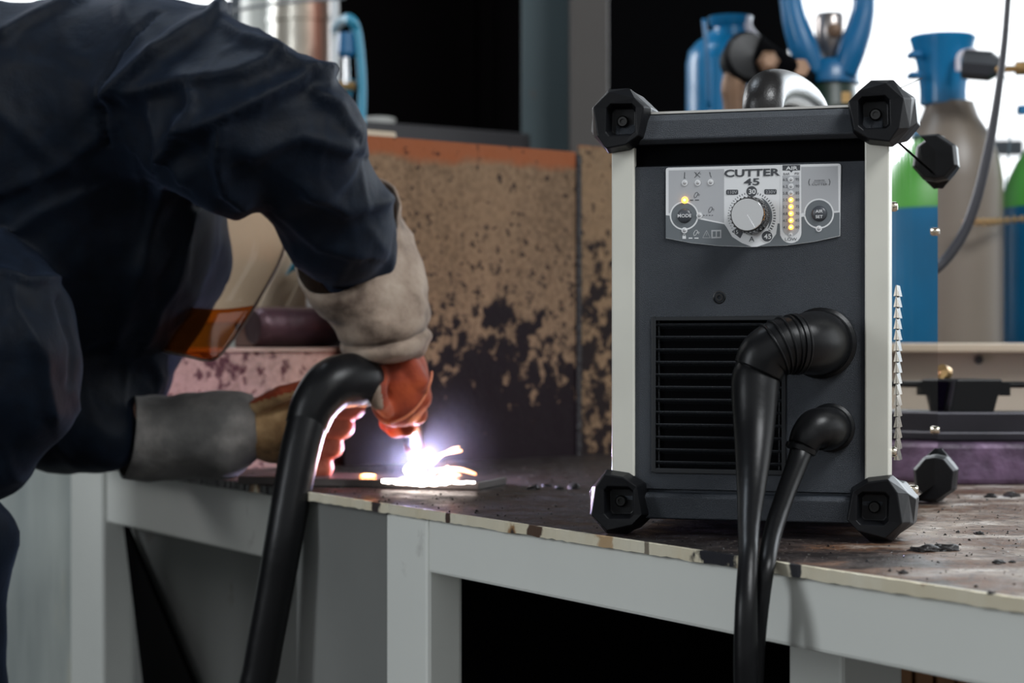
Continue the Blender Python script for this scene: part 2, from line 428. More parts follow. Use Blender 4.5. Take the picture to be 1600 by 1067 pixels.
# worn bright patches towards the right end, soot towards the cutting place
right = m.math('MINIMUM', 0.105, m.math('ADD', 0.015, m.math('MULTIPLY', m.math('SUBTRACT', x, 0.27), 1.5)))
s = m.math('ADD', m.math('ADD', m.math('MULTIPLY', a, 0.62), m.math('MULTIPLY', b, 0.44)), right)
col = m.ramp(s, [(0.40, (0.018, 0.013, 0.012)), (0.50, (0.050, 0.033, 0.027)), (0.575, (0.15, 0.070, 0.034)), (0.61, (0.17, 0.115, 0.085)), (0.68, (0.36, 0.29, 0.24)), (0.76, (0.66, 0.63, 0.60))])
grit = m.math('MAXIMUM', m.ramp(c, [(0.58, 0.0), (0.64, 1.0)]), m.ramp(m.noise(75, None, 5, 0.7), [(0.58, 0.0), (0.64, 1.0)]))
col = m.mix(m.math('MULTIPLY', m.ramp(m.noise(260, None, 3, 0.6), [(0.62, 0.0), (0.66, 1.0)]), 0.7), col, (0.34, 0.29, 0.25))
m.color(m.mix(m.math('MULTIPLY', grit, 0.85), col, (0.018, 0.013, 0.012)))
m.rough(m.ramp(b, [(0.35, 0.28), (0.6, 0.62)])); m.bump(m.math('ADD', m.math('MULTIPLY', c, 0.7), b), 0.55, 0.003)
BENCH = m.m
# bench edge: cream paint with burn marks, left end blackened for burns and shade together
m = NT('cream_edge_with_burns')
x, y, z = m.xyz()
n = m.noise(13, m.mapping((1, 1, 0.25)), 4, 0.5); f = m.noise(80, None, 4)
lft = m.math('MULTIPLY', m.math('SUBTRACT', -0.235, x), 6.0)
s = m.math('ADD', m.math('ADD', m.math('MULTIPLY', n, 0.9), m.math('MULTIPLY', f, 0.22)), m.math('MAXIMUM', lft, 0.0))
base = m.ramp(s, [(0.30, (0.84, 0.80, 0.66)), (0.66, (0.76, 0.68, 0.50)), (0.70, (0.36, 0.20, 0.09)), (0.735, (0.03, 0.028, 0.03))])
def edge_x(px):
    r = (px-800)/FPX; s_ = (r*1.855+0.12)/(0.51+r*0.86); return -0.12+0.51*s_
for px, wpx, c, st in ((1117, 38, (0.022, 0.022, 0.028), 1.5), (1242, 11, (0.03, 0.03, 0.035), 1.8), (836, 13, (0.10, 0.06, 0.04), 1.1), (944, 16, (0.45, 0.24, 0.08), 0.7), (700, 5, (0.08, 0.05, 0.04), 1.0), (588, 7, (0.05, 0.04, 0.04), 1.2), (1010, 4, (0.10, 0.07, 0.05), 0.8)):
    x0_ = edge_x(px); wd_ = abs(edge_x(px+wpx)-edge_x(px-wpx))/2
    t_ = m.math('MULTIPLY', m.math('SUBTRACT', 1.0, m.math('DIVIDE', m.math('ABSOLUTE', m.math('SUBTRACT', x, x0_)), wd_)), 1.7)
    t_ = m.math('MULTIPLY', m.math('MULTIPLY_ADD', f, 3.4, t_), 0.6); cl = m.ramp(m.math('SUBTRACT', t_, 1.05), [(0.05, 0.0), (0.35, min(1.0, st))])
    base = m.mix(cl, base, c)
m.color(base)
m.b.inputs['Roughness'].default_value = 0.45; m.bump(f, 0.3, 0.002)
EDGE = m.m

# ------------------------------------------------------------------ the place
bm = BM(); box(bm, (0, 3, -0.02), (12, 12, 0.04)); structure('floor', bm, CONC)
bm = BM(); box(bm, (0, 3.5, 4.3), (12, 10, 0.06)); structure('ceiling', bm, WALLM)
BY = 6.5   # back wall with a dark bay and a big window on the right
wx0 = (1207-800)/FPX*BY
bm = BM()
box(bm, ((-0.47+wx0)/2, BY+0.05, 2.15), (wx0+0.47, 0.1, 4.3))
box(bm, (wx0+2.6, BY+0.05, 0.36), (5.2, 0.1, 0.72))
box(bm, (wx0+2.6, BY+0.05, 4.0), (5.2, 0.1, 0.6))
box(bm, (-3.7, BY+0.05, 0.45), (6.0, 0.1, 0.9)); box(bm, (-3.7, BY+0.05, 4.05), (6.0, 0.1, 0.5))
structure('wall_back', bm, WALLM)
bm = BM(); box(bm, (-6, 3.5, 2.15), (0.1, 10, 4.3)); structure('wall_left', bm, WALLM)
WFR = mat('window_frame_steel', (0.10, 0.12, 0.14), 0.5)
bm = BM()
for xx in (wx0+1.05, wx0+2.7, wx0+4.3): box(bm, (xx, BY+0.02, 2.2), (0.045, 0.05, 3.0))
box(bm, (P(1573, 232, BY-0.02).x, BY-0.02, P(1573, 232, BY).z), (0.10, 0.04, 0.05)); structure('window_1', bm, WFR)
bm = BM()
for xx in (-0.9, -2.2, -3.5, -5.0): box(bm, (xx, BY+0.02, 2.3), (0.05, 0.05, 2.9))
structure('window_2', bm, WFR)
# dark steel doorway behind the bench: two columns, sill and dark boards in the opening
def col_at(name, x0, x1, D, depth, m, label, ztop=4.2, z0=0.0):
    a, b = P(x0, 0, D).x, P(x1, 0, D).x
    bm = BM(); box(bm, ((a+b)/2, D+depth/2, (ztop+z0)/2), (b-a, depth, ztop-z0)); return tag(obj(name, bm, m, bevel=0.004), label, 'column')
col_at('steel_column', 815, 893, 3.9, 0.12, TEAL, 'teal-grey steel column beside the dark opening')
col_at('steel_column', 892, 951, 3.75, 0.2, TAUPE, 'taupe brown steel column behind the black corner bumper')
bm = BM()
a = P(556, 190, 3.6); b = P(872, 226, 3.9)
prism(bm, [P(540, 186, 3.6), P(872, 212, 3.95), P(872, 240, 3.95), P(540, 214, 3.6)], (0.0, 0.25, 0))
tag(obj('window_ledge', bm, mat('dark_grey_ledge', (0.055, 0.052, 0.055), 0.5), bevel=0.004), 'dark grey ledge below the black opening, above the rusty sheet', 'ledge')
bm = BM(); box(bm, (P(700, 100, 4.6).x, 4.6, 1.9), (0.62, 0.1, 2.6))
box(bm, (P(760, 100, 4.6).x, 4.55, 1.9), (0.03, 0.05, 2.4))
structure('door_1', bm, mat('dark_door', (0.003, 0.0025, 0.0027), 1.0, spec=0.02))
bm = BM(); box(bm, (P(1080, 100, 5.2).x, 5.2, 2.0), (0.50, 0.12, 4.0))
tag(obj('tall_cabinet', bm, mat('near_black_cabinet', (0.003, 0.003, 0.0035), 0.9, spec=0.05), bevel=0.01), 'near-black tall cabinet behind the small blue gas cylinder', 'cabinet')
bm = BM(); box(bm, (P(1188, 100, 5.8).x, 5.8, 2.1), (0.09, 0.1, 4.1))
tag(obj('window_post', bm, mat('charcoal_post', (0.02, 0.022, 0.028), 0.6)), 'charcoal post at the left side of the bright window', 'post')

# ------------------------------------------------------------------ bench
e0 = Vector((-0.12, 1.855)); ed = Vector((0.417, -0.703)).normalized(); en = Vector((-ed.y, ed.x))   # en points into the bench
if en.y < 0: en = -en
def E(s, n, z): p = e0+ed*s+en*n; return Vector((p.x, p.y, z))     # bench coordinates
def ebox(bm, s0, s1, n0, n1, z0, z1, mi=0):
    r = [[E(s, n, z) for s, n in ((s0, n0), (s1, n0), (s1, n1), (s0, n1))] for z in (z0, z1)]
    bridge(bm, r, mi=mi)
bench = thing('steel_workbench', 'grimy steel workbench with cream front edge and grey-green legs', 'workbench', E(0, 0.4, 0))
bm = BM(); ebox(bm, -0.935, 1.35, 0.0015, 1.05, T-0.0078, T); wobj('bench_top', bm, BENCH, bench)
bm = BM()
N = 300
ring = []
rr = random.Random(3)
for i in range(N+1):
    s = -0.935+2.285*i/N; j = rr.uniform(-1, 1)*0.0005; k = rr.uniform(-1, 1)*0.0006
    ring.append([E(s, -0.0005+j, T-0.0082+k), E(s, -0.0005+j, T+0.0002+k*0.6), E(s, 0.003, T+0.0004), E(s, 0.003, T-0.0082)])
bridge(bm, ring); tag(wobj('front_edge', bm, EDGE, bench), 'cream front edge with burn marks')
APZ = T-0.0082
bm = BM(); ebox(bm, -0.80, -0.217, 0.008, 0.05, APZ-0.070, APZ); ebox(bm, 0.077, 1.3, 0.006, 0.045, APZ-0.049, APZ)
wobj('front_rail', bm, GREYPAINT, bench, bevel=0.003)
bm = BM(); ebox(bm, -0.006, 0.077, 0.005, 0.042, 0.0, APZ); wobj('leg', bm, GREYPAINT, bench, bevel=0.004)
bm = BM(); ebox(bm, 0.262, 0.335, 0.27, 0.34, 0.0, APZ); wobj('leg', bm, GREYPAINT, bench, bevel=0.004)
bm = BM(); ebox(bm, -0.932, -0.803, 0.004, 0.06, 0.0, APZ); wobj('leg', bm, GREYPAINT, bench, bevel=0.004)
bm = BM(); ebox(bm, -0.80, -0.217, 0.045, 0.05, 0.0, APZ-0.05); tag(wobj('side_sheet', bm, GREYPANEL, bench), 'dull grey sheet under the bench')
bm = BM(); ebox(bm, -0.217, -0.012, 0.010, 0.018, 0.0, APZ); tag(wobj('front_sheet', bm, GREYPANEL, bench), 'grey steel sheet beside the leg')
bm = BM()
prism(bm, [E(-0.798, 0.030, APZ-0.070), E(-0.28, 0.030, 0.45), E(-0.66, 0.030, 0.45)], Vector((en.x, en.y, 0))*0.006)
tag(wobj('shade_triangle', bm, DARK, bench), 'black triangle in place of a shadowed opening')  # black sheet standing in for a dark, shadowed opening
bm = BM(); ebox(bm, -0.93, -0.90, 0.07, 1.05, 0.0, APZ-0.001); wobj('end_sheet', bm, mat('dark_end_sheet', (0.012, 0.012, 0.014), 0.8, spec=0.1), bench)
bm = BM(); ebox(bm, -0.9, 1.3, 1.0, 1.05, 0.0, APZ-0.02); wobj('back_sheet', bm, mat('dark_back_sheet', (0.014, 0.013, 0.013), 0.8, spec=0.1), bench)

# galvanized sheet behind the bench at the left
m = NT('galvanized_sheet')
sp = m.noise(3, m.mapping((6, 1, 0.6)), 5)
m.color(m.ramp(sp, [(0.35, (0.42, 0.47, 0.46)), (0.55, (0.58, 0.63, 0.60)), (0.68, (0.80, 0.77, 0.62))]))
m.b.inputs['Roughness'].default_value = 0.42; m.b.inputs['Metallic'].default_value = 0.25; m.bump(sp, 0.3, 0.01)
bm = BM(); box(bm, (P(0, 0, 2.85).x, 2.9, 0.55), (0.9, 0.05, 1.1))
tag(obj('galvanized_panel', bm, m.m, bevel=0.003), 'pale galvanized steel panel below the worker at the bench end', 'panel')

# backboards standing on the bench, square to its front edge
q0 = Vector((-0.19, 2.455)); qd = Vector((0.281, 0.225)).normalized(); qn = Vector((-qd.y, qd.x))
def Q(s, n, z): p = q0+qd*s+qn*n; return Vector((p.x, p.y, z))
def onQ(px, py, n=0.0):
    "the point on the (offset) backboard plane seen at a pixel"
    rx = (px-800)/FPX; # (rx*D, D): solve for s, D
    A = np.array([[qd.x, -rx], [qd.y, -1.0]]); bvec = -np.array([q0.x+qn.x*n, q0.y+qn.y*n])
    s, D = np.linalg.solve(A, bvec); return Vector((rx*D, D, CZ-(py-HY)/FPX*D)), s
def qbox(bm, s0, s1, n0, n1, z0, z1, mi=0):
    bridge(bm, [[Q(s, n, z) for s, n in ((s0, n0), (s1, n0), (s1, n1), (s0, n1))] for z in (z0, z1)], mi=mi)
ZR = CZ+0.2637
s900 = onQ(903, 300)[1]
bm = BM(); qbox(bm, -0.02, s900-0.004, 0, 0.006, T, ZR)
o = thing('rusty_backboard', 'tall rust-spotted steel sheet standing behind the bench, soot low down', 'steel sheet', Q(0.17, 0.02, T))
wobj('sheet', bm, RUST, o)
bm = BM(); qbox(bm, s900-0.004, s900+0.004, -0.003, 0.008, T, ZR-0.004)
tag(wobj('weld_seam', bm, mat('black_weld_bead', (0.012, 0.01, 0.012), 0.5, bump=1.0, bscale=120), o), 'black vertical weld seam')
bm = BM(); qbox(bm, s900+0.004, s900+0.26, 0.0, 0.006, T, ZR+0.010)
tag(obj('steel_backboard', bm, RUSTB), 'brown mottled steel sheet between the black weld seam and the machine', 'steel sheet')
# low speckled sheet at the left, with its ledge
zl = lambda py, p: CZ-(py-HY)/FPX*p.y
p1, s1 = onQ(545, 545, 0.03); p0, s0 = onQ(206, 545, 0.03)
ZL = CZ-0.004
bm = BM(); qbox(bm, s0, s1+0.02, 0.03, 0.036, T, ZL)
lo = thing('speckled_low_sheet', 'low pinkish rust-speckled steel sheet behind the left glove', 'steel sheet', Q(-0.2, 0.05, T))
wobj('sheet', bm, RUSTLOW, lo)
bm = BM(); qbox(bm, s0, s1+0.02, 0.026, 0.20, ZL-0.001, ZL+0.004); wobj('ledge', bm, mat('worn_ledge_steel', (0.42, 0.30, 0.25), 0.35, 0.3, var=0.3), lo)
# rusty pipe on the ledge
bm = BM(); a, _ = onQ(395, 512, 0.10); b, _ = onQ(545, 512, 0.10); r = 0.0255
d = (b-a).normalized(); a.z = b.z = ZL+0.004+r
lathe(bm, a, d, [(0, 0.001), (0, r*0.8), (0.006, r*0.97), (0.012, r), ((b-a).length-0.03, r), ((b-a).length-0.012, r*0.9), ((b-a).length, r*0.6), ((b-a).length, 0.001)])
tag(obj('rusty_pipe', bm, mat('dark_purple_scale', (0.065, 0.03, 0.04), 0.42, 0.4, bump=0.5, bscale=40, var=0.5, vscale=20), smooth=True, angle=40), 'short dark purple-brown pipe lying on the low ledge behind the visor', 'pipe')
# cream casing behind the face shield
bm = BM()
A0, _ = onQ(300, 300, 0.22); A1, _ = onQ(620, 300, 0.22); dl = (A1-A0); dl.z = 0
zt, zb = CZ+0.30, ZL+0.035
for k, (u0, u1, n0, n1) in enumerate(((0, 1, 0, 0.02),)):
    p = [A0+dl*u for u in (u0, u1)]
    prism(bm, [Vector((p[0].x, p[0].y, zb)), Vector((p[1].x, p[1].y, zb)), Vector((p[1].x, p[1].y, zt)), Vector((p[0].x, p[0].y, zt))], Vector((qn.x, qn.y, 0))*0.03)
cas = thing('cream_casing', 'cream painted steel casing with slanting ribs seen under the raised arm', 'machine casing', ((A0+A1)/2).xy.to_3d())
wobj('casing_panel', bm, WINDOWCREAM, cas, bevel=0.003)
for (xa, ya, xb, yb) in ((478, 330, 398, 520), (510, 360, 440, 530)):
    bm = BM(); a, _ = onQ(xa, ya, 0.21); b, _ = onQ(xb, yb, 0.21); b.z = max(b.z, zb)
    beam(bm, a, b, 0.006, 0.012); wobj('rib', bm, WINDOWCREAM, cas, bevel=0.002)
bm = BM(); qbox(bm, onQ(390, 470, 0.2)[1], onQ(560, 470, 0.2)[1], 0.185, 0.24, ZL+0.004, ZL+0.042)
tag(wobj('base_lip', bm, mat('brown_lip', (0.16, 0.07, 0.05), 0.5), cas, bevel=0.003), 'brown lip')
bm = BM(); a, _ = onQ(492, 478, 0.18)
box(bm, a, (0.022, 0.004, 0.022), None); tag(wobj('bracket', bm, mat('bracket_highlight_white', (0.8, 0.78, 0.76), 0.4), cas, bevel=0.001), 'small bracket, white for its highlight')  # cream bracket coloured white for the highlight on it
# blue tab hanging at the casing
bm = BM(); a = onQ(448, 430, 0.19)[0]; b = onQ(466, 398, 0.19)[0]; c = onQ(472, 414, 0.19)[0]
prism(bm, [a, c, b], Vector((qn.x, qn.y, 0))*0.004); tag(wobj('blue_tab', bm, CYAN, cas), 'blue triangular tab')

# ------------------------------------------------------------------ right side: stacked steel, cream board
bm = BM()
c0 = P(1380, 0, 2.62); c1 = P(1900, 0, 2.62)
prism(bm, [Vector((c0.x, 2.62, T)), Vector((c1.x, 2.62, T)), Vector((c1.x, 2.62, CZ+0.0026)), Vector((c0.x, 2.62, CZ+0.0026))], (0, 0.03, 0))
cb = thing('cream_side_board', 'low cream painted board behind the black box and steel bars', 'board', (c0.x+0.3, 2.63, T))
wobj('board', bm, CREAM, cb, bevel=0.003)
bm = BM(); box(bm, ((c0.x+c1.x)/2, 2.60, CZ+0.0), (c1.x-c0.x, 0.05, 0.012)); wobj('top_flange', bm, WINDOWCREAM, cb, bevel=0.002)
bm = BM(); lathe(bm, P(1529, 562, 2.618), (0, -1, 0), [(0, 0.0001), (0, 0.006), (0.006, 0.005), (0.008, 0.0001)], 16); tag(wobj('bolt', bm, DGREY, cb), 'dark bolt')
bm = BM(); beam(bm, Vector((0.40, 2.13, T+0.0225)), Vector((0.86, 2.13, T+0.0225)), 0.05, 0.045)
tag(obj('scaly_steel_bar', bm, PURPLERUST, bevel=0.006), 'purple rust-scaled steel bar lying on the bench behind the machine', 'steel bar')
bm = BM(); beam(bm, Vector((0.40, 2.15, T+0.0625)), Vector((0.90, 2.15, T+0.0625)), 0.05, 0.029)
beam(bm, Vector((0.40, 2.125, T+0.051)), Vector((0.90, 2.125, T+0.051)), 0.012, 0.010)
tag(obj('dark_steel_rail', bm, mat('dark_blued_steel', (0.035, 0.033, 0.042), 0.35, 0.5, var=0.4), bevel=0.002), 'dark steel rail stacked on the purple rust-scaled bar', 'steel rail')
# black box with slanted glass face
kb = thing('black_box_tool', 'black angular box with slanting glossy face standing on the dark steel rail', 'tool', P(1520, 649, 2.16))
Dk = 2.13
def kp(px, py, D): return P(px, py, D)
bm = BM()
r0 = [kp(1494, 592, Dk), kp(1568, 592, Dk), kp(1553, 648, Dk), kp(1483, 648, Dk)]
r1 = [p+Vector((-0.055, 0.085, 0.0)) for p in r0]; r1 = [Vector((p.x, p.y, q.z)) for p, q in zip(r1, r0)]
bridge(bm, [r0, r1]); wobj('body', bm, BLK, kb, bevel=0.002)
bm = BM(); g0 = [r0[0], r0[3], r1[3], r1[0]]
n = (g0[1]-g0[0]).cross(g0[2]-g0[0]).normalized(); n = n if n.x < 0 else -n
cen = sum(g0, Vector())/4
prism(bm, [cen+(p-cen)*0.82+n*0.001 for p in g0], n*0.002); tag(wobj('lens', bm, mat('violet_glass', (0.03, 0.02, 0.05), 0.05, 0.9, spec=1.0), kb), 'glossy slanted lens')
bm = BM(); tube(bm, [kp(1560, 601, Dk+0.02), kp(1640, 601, Dk+0.02)], 0.0035, 12, 2); box(bm, kp(1568, 608, Dk+0.02), (0.012, 0.012, 0.014))
wobj('rod', bm, BLK, kb)
bm = BM(); lathe(bm, kp(1478, 583, Dk+0.06), (-0.6, -0.7, 0.2), [(0, 0.0001), (0, 0.008), (0.01, 0.008), (0.012, 0.0001)], 20); wobj('knob', bm, BRASS, kb)
# long thing under the bench at right: stacked timber
for k in range(5):
    x0 = 1398+k*33; bm = BM(); a = P(x0, 1070, 2.25); box(bm, (a.x+0.010, a.y+0.12, 0.36), (0.020, 0.24, 0.72))
    tag(obj('timber_board', bm, mat('brown_timber', (0.45, 0.22, 0.10), 0.6, bump=0.3, bscale=30, var=0.5, vscale=14), bevel=0.002),
        ('brown board nearest the grey leg, under the bench', 'second brown board from the grey leg, under the bench', 'middle one of five brown boards under the bench', 'fourth brown board from the grey leg, under the bench', 'brown board farthest right of the five under the bench')[k], 'board', 'brown boards under the bench')
# ------------------------------------------------------------------ the machine
TH = math.radians(17.3); MR = Vector((0.2836, 1.49, T)); MW = 0.2146; MD = 0.402
U = Vector((math.cos(TH), -math.sin(TH), 0)); V = Vector((math.sin(TH), math.cos(TH), 0))
MO = MR-U*MW                                        # front left bottom corner of the case
mach = thing('plasma_cutter', 'slate grey plasma cutting machine with cream posts and black corner bumpers', 'machine', MO, -TH)
def L(px, py, axis, val):
    "machine coordinates (u, v, z) of the point seen at a pixel on the plane axis = val"
    o = Vector((0, 0, CZ))-MO; d = Vector(((px-800)/FPX, 1, -(py-HY)/FPX))
    o = Vector((o.dot(U), o.dot(V), o.z)); d = Vector((d.dot(U), d.dot(V), d.z))
    t = (val-o[axis])/d[axis]; return o+d*t
def LF(px, py, v=0.0): return L(px, py, 1, v)
ZT = 0.328       # top of the case (machine coordinates start on the bench)
ZT = LF(1340, 165)[2]; ZB = LF(1300, 818)[2]
zm = lambda py, px=1150, v=0.0: LF(px, py, v)[2]
pw = 0.0182
# front panel: extruded section of top bar, recess, main face, seam, bottom bar
def section(bm, prof, u0, u1, mi=0):
    "prof: closed list of (v, z)"
    bridge(bm, [[Vector((u, v, z)) for v, z in prof] for u in (u0, u1)], mi=mi)
z1, z2, z3 = zm(178)-0.0, zm(217), zm(250)
bm = BM()
section(bm, [(0.012, ZT-0.001), (-0.003, ZT-0.002), (-0.006, ZT-0.007), (-0.009, zm(216)), (-0.004, zm(222)), (0.012, zm(222))], 0.004, MW-0.004)
wobj_local = lambda name, bm, m, parent, **k: obj(name, bm, m, parent, **k)
wobj_local('top_bar', bm, SLATE, mach, bevel=0.0012)
bm = BM(); section(bm, [(0.010, zm(222)+0.002), (0.006, zm(222)+0.002), (0.006, zm(252)), (0.0, zm(258)), (0.012, zm(258))], pw*0.5, MW-pw*0.5)
wobj_local('recess_strip', bm, mat('recess_shade_plastic', (0.003, 0.0035, 0.0045), 0.8, spec=0.1), mach)  # shade under the top bar put into the strip's near-black colour
# main face with an opening for the grille
g0 = LF(1020, 497); g1 = LF(1226, 737); gu0, gu1 = g0.x, LF(1226, 600).x; gz1, gz0 = zm(497, 1020), zm(737, 1100)
FZ1, FZ0 = zm(257), zm(766)
bm = BM()
def fbox(bm, u0, u1, v0, v1, z0, z1, mi=0): box(bm, ((u0+u1)/2, (v0+v1)/2, (z0+z1)/2), (u1-u0, v1-v0, z1-z0), mi=mi)
ui, uo = pw*0.6, MW-pw*0.6
fbox(bm, ui, gu0, 0, 0.004, FZ0, FZ1); fbox(bm, gu1, uo, 0, 0.004, FZ0, FZ1)
fbox(bm, gu0, gu1, 0, 0.004, gz1, FZ1); fbox(bm, gu0, gu1, 0, 0.004, FZ0, gz0)
bmesh.ops.remove_doubles(bm, verts=bm.verts[:], dist=1e-6)
wobj_local('front_panel', bm, SLATE, mach)
bm = BM(); section(bm, [(0.012, zm(766)), (0.003, zm(766)), (0.003, zm(771)), (-0.004, zm(773)), (-0.007, zm(778)), (-0.004, zm(812)), (0.002, ZB), (0.012, ZB)], 0.004, MW-0.004)
wobj_local('bottom_bar', bm, SLATE, mach, bevel=0.001)
# posts
for (u0, u1, v0, v1) in ((0, pw, -0.0035, 0.016), (MW-pw, MW, -0.0035, 0.016)):
    bm = BM(); fbox(bm, u0, u1, v0, v1, ZB+0.002, ZT-0.003); wobj_local('corner_post', bm, CREAMPOST, mach, bevel=0.0012)
# case: mirror side sheets and lid
bm = BM(); fbox(bm, MW-0.0042, MW-0.001, 0.016, MD-0.0, ZB+0.006, ZT-0.023)
wobj_local('side_panel', bm, MIRROR, mach)
bm = BM(); fbox(bm, 0.001, 0.0042, 0.016, MD, ZB+0.006, ZT-0.023); wobj_local('side_panel', bm, MIRROR, mach)
bm = BM()
section2 = [(0.0002, ZT-0.0212), (0.0002, ZT), (MW-0.0002, ZT), (MW-0.0002, ZT-0.0212), (MW-0.0014, ZT-0.0212), (MW-0.0014, ZT-0.0012), (0.0014, ZT-0.0012), (0.0014, ZT-0.0212)]
bridge(bm, [[Vector((u, v, z)) for u, z in section2] for v in (0.0125, MD)]); wobj_local('lid', bm, MIRROR, mach)
bm = BM(); fbox(bm, 0.004, MW-0.004, 0.004, MD-0.004, ZB+0.004, ZT-0.003)
fs = [f for f in bm.faces if f.calc_center_median().y < 0.01]
for f in fs: f.material_index = 0
wobj_local('inner_case', bm, DARK, mach)
bm = BM(); fbox(bm, 0.004, MW-0.004, MD-0.004, MD+0.002, ZB, ZT); wobj_local('back_panel', bm, SLATE, mach)
bm = BM(); section(bm, [(-0.002, ZT-0.0012), (-0.002, ZT+0.0006), (0.012, ZT+0.0006), (0.012, ZT-0.0012)], 0.006, MW-0.006)
tag(wobj_local('lid_edge', bm, mat('bright_lid_edge', (0.72, 0.70, 0.66), 0.3, 0.6), mach), 'bright lid edge')

# bumpers ------------------------------------------------------------
def bumper(cu, cz, su, sz, back=False):
    "corner bumper; su/sz: +1 when the corner points to +u/+z"
    s = 0.0233
    # outline in the sense of the top right corner, (u, z) in units of s
    front = [(-0.84, 0.45), (-0.50, 0.80), (0.40, 1.02), (0.96, 0.50), (0.80, -0.50), (0.50, -0.94), (-0.16, -0.84), (-0.66, -0.52)]
    mid = [(-0.92, 0.46), (-0.16, 1.16), (0.54, 1.14), (1.12, 0.52), (1.06, -0.42), (0.54, -1.02), (-0.22, -0.92), (-0.76, -0.58)]
    rear = [(-0.86, 0.50), (-0.30, 1.04), (0.50, 1.08), (1.18, 0.60), (1.26, -0.22), (0.84, -0.72), (-0.20, -0.92), (-0.80, -0.55)]
    sq = [(-0.52, 0.44), (-0.40, 0.56), (0.34, 0.58), (0.48, 0.44), (0.50, -0.36), (0.38, -0.48), (-0.36, -0.48), (-0.50, -0.36)]
    sq2 = [(x*0.80, z*0.80) for x, z in sq]
    vs = [(rear, 0.036, 0.90), (rear, 0.028, 1.0), (rear, 0.006, 1.0), (mid, -0.004, 1.0), (front, -0.0175, 0.96), (sq, -0.0170, 1.0), (sq2, -0.0065, 1.0)]
    def pt(x, v, z):
        y = MD-v if back else v
        return Vector((cu+x*s*su, y, cz+z*s*sz))
    bm = BM(); bridge(bm, [[pt(x*k, v, z*k) for x, z in poly] for poly, v, k in vs])
    b = obj('corner_bumper', bm, BUMP, mach, bevel=0.0008)
    bm = BM(); c = pt(0.0, -0.0066, 0.02); ax = (0, 1, 0) if back else (0, -1, 0)
    lathe(bm, c, ax, [(0, 0.0001), (0, 0.0046), (0.0022, 0.0046), (0.0034, 0.0036), (0.0034, 0.0021), (0.0018, 0.0019), (0.0018, 0.0001)], 24)
    for k in range(6):
        a = k*PI/3; box(bm, c+Vector((0.0021*math.cos(a), (0.0026 if back else -0.0026), 0.0021*math.sin(a))), (0.0006, 0.0016, 0.0006))
    tag(obj('screw', bm, SCREWBLK, b, smooth=True, angle=35), 'dark steel screw')
    return b
ctl = LF(969, 189, -0.017); ctr = LF(1366, 178, -0.017)
cbl = LF(966, 790, -0.017); cbr = LF(1364, 802, -0.017)
FB = 0.0233*1.165
for back in (False, True):
    bumper(ctl.x, ctl.z, -1, 1, back); bumper(ctr.x, ctr.z, 1, 1, back)
    bumper(cbl.x, max(cbl.z, FB), -1, -1, back); bumper(cbr.x, max(cbr.z, FB), 1, -1, back)

# grille -------------------------------------------------------------
bm = BM(); t = 0.0022
fbox(bm, gu0-0.001, gu0+t, -0.0012, 0.006, gz0-0.001, gz1+0.001); fbox(bm, gu1-t, gu1+0.001, -0.0012, 0.006, gz0-0.001, gz1+0.001)
fbox(bm, gu0+t, gu1-t, -0.0012, 0.006, gz1-t, gz1+0.001); fbox(bm, gu0+t, gu1-t, -0.0012, 0.006, gz0-0.001, gz0+t)
bmesh.ops.remove_doubles(bm, verts=bm.verts[:], dist=1e-6)
gr = wobj_local('vent_grille', bm, mat('grille_frame_plastic', (0.014, 0.016, 0.019), 0.45), mach, bevel=0.0006)
bm = BM(); ns = 12
inset = 0.004
for k in range(ns):
    zc = gz1-inset-0.001-(gz1-gz0-2*inset-0.004)*k/(ns-1)
    section(bm, [(0.0008, zc+0.0009), (0.0002, zc), (0.0008, zc-0.0012), (0.012, zc-0.0090), (0.012, zc-0.0076), (0.003, zc-0.0004)], gu0+t, gu1-t)
for uu in (gu0+0.0045, gu1-0.0045): fbox(bm, uu-0.0006, uu+0.0006, 0.0012, 0.003, gz0+t, gz1-t)
tag(wobj_local('louver_slats', bm, mat('grille_slat_plastic', (0.012, 0.014, 0.017), 0.5, bump=0.3, bscale=600, spec=0.25), gr), 'black louvre slats')

# control panel ------------------------------------------------------
def C8(x, y): return (1000+x*0.21875, 230+y*0.21875)
def Lp(x, y, v=0.0): q = C8(x, y); return LF(q[0], q[1], v)
cpts = [(187, 165), (191, 152), (205, 147), (800, 132), (1415, 118), (1430, 121), (1436, 133), (1432, 400), (1429, 635)]
bot = [(1429, 635), (1250, 675), (1050, 702), (800, 713), (560, 705), (370, 685), (187, 650)]
plate = cpts+bot[1:]
def poly(bm, pts, v, mi):
    vs = [bm.verts.new((*(lambda q: (q.x, v, q.z))(Lp(*p)),)) for p in pts]
    f = bm.faces.new(vs); f.material_index = mi
    f.normal_update()
    if f.normal.y > 0: f.normal_flip()
    return f
bm = BM(); prism(bm, [(lambda q: Vector((q.x, -0.0012, q.z)))(Lp(*p)) for p in plate], (0, 0.0016, 0))
LG = mat('label_light_grey', (0.52, 0.53, 0.55), 0.4); LW = mat('label_white', (0.90, 0.91, 0.92), 0.4)
LD = mat('label_mid_grey', (0.17, 0.19, 0.205), 0.4); LK = mat('label_charcoal', (0.075, 0.08, 0.09), 0.4)
cp = wobj_local('control_panel', bm, LW, mach)
bm = BM(); v1 = -0.00128
def circ(cx, cy, r, n=32, a0=0, a1=2*PI): return [(cx+r*math.cos(a0+(a1-a0)*k/n), cy+r*math.sin(a0+(a1-a0)*k/n)) for k in range(n if a1-a0 > 6.28 else n+1)]
# light zones
poly(bm, [(207, 167), (603, 157), (603, 540), (500, 518), (425, 500), (207, 470)], v1, 0)
poly(bm, [(1152, 142), (1415, 135), (1420, 455), (1152, 470)], v1, 0)
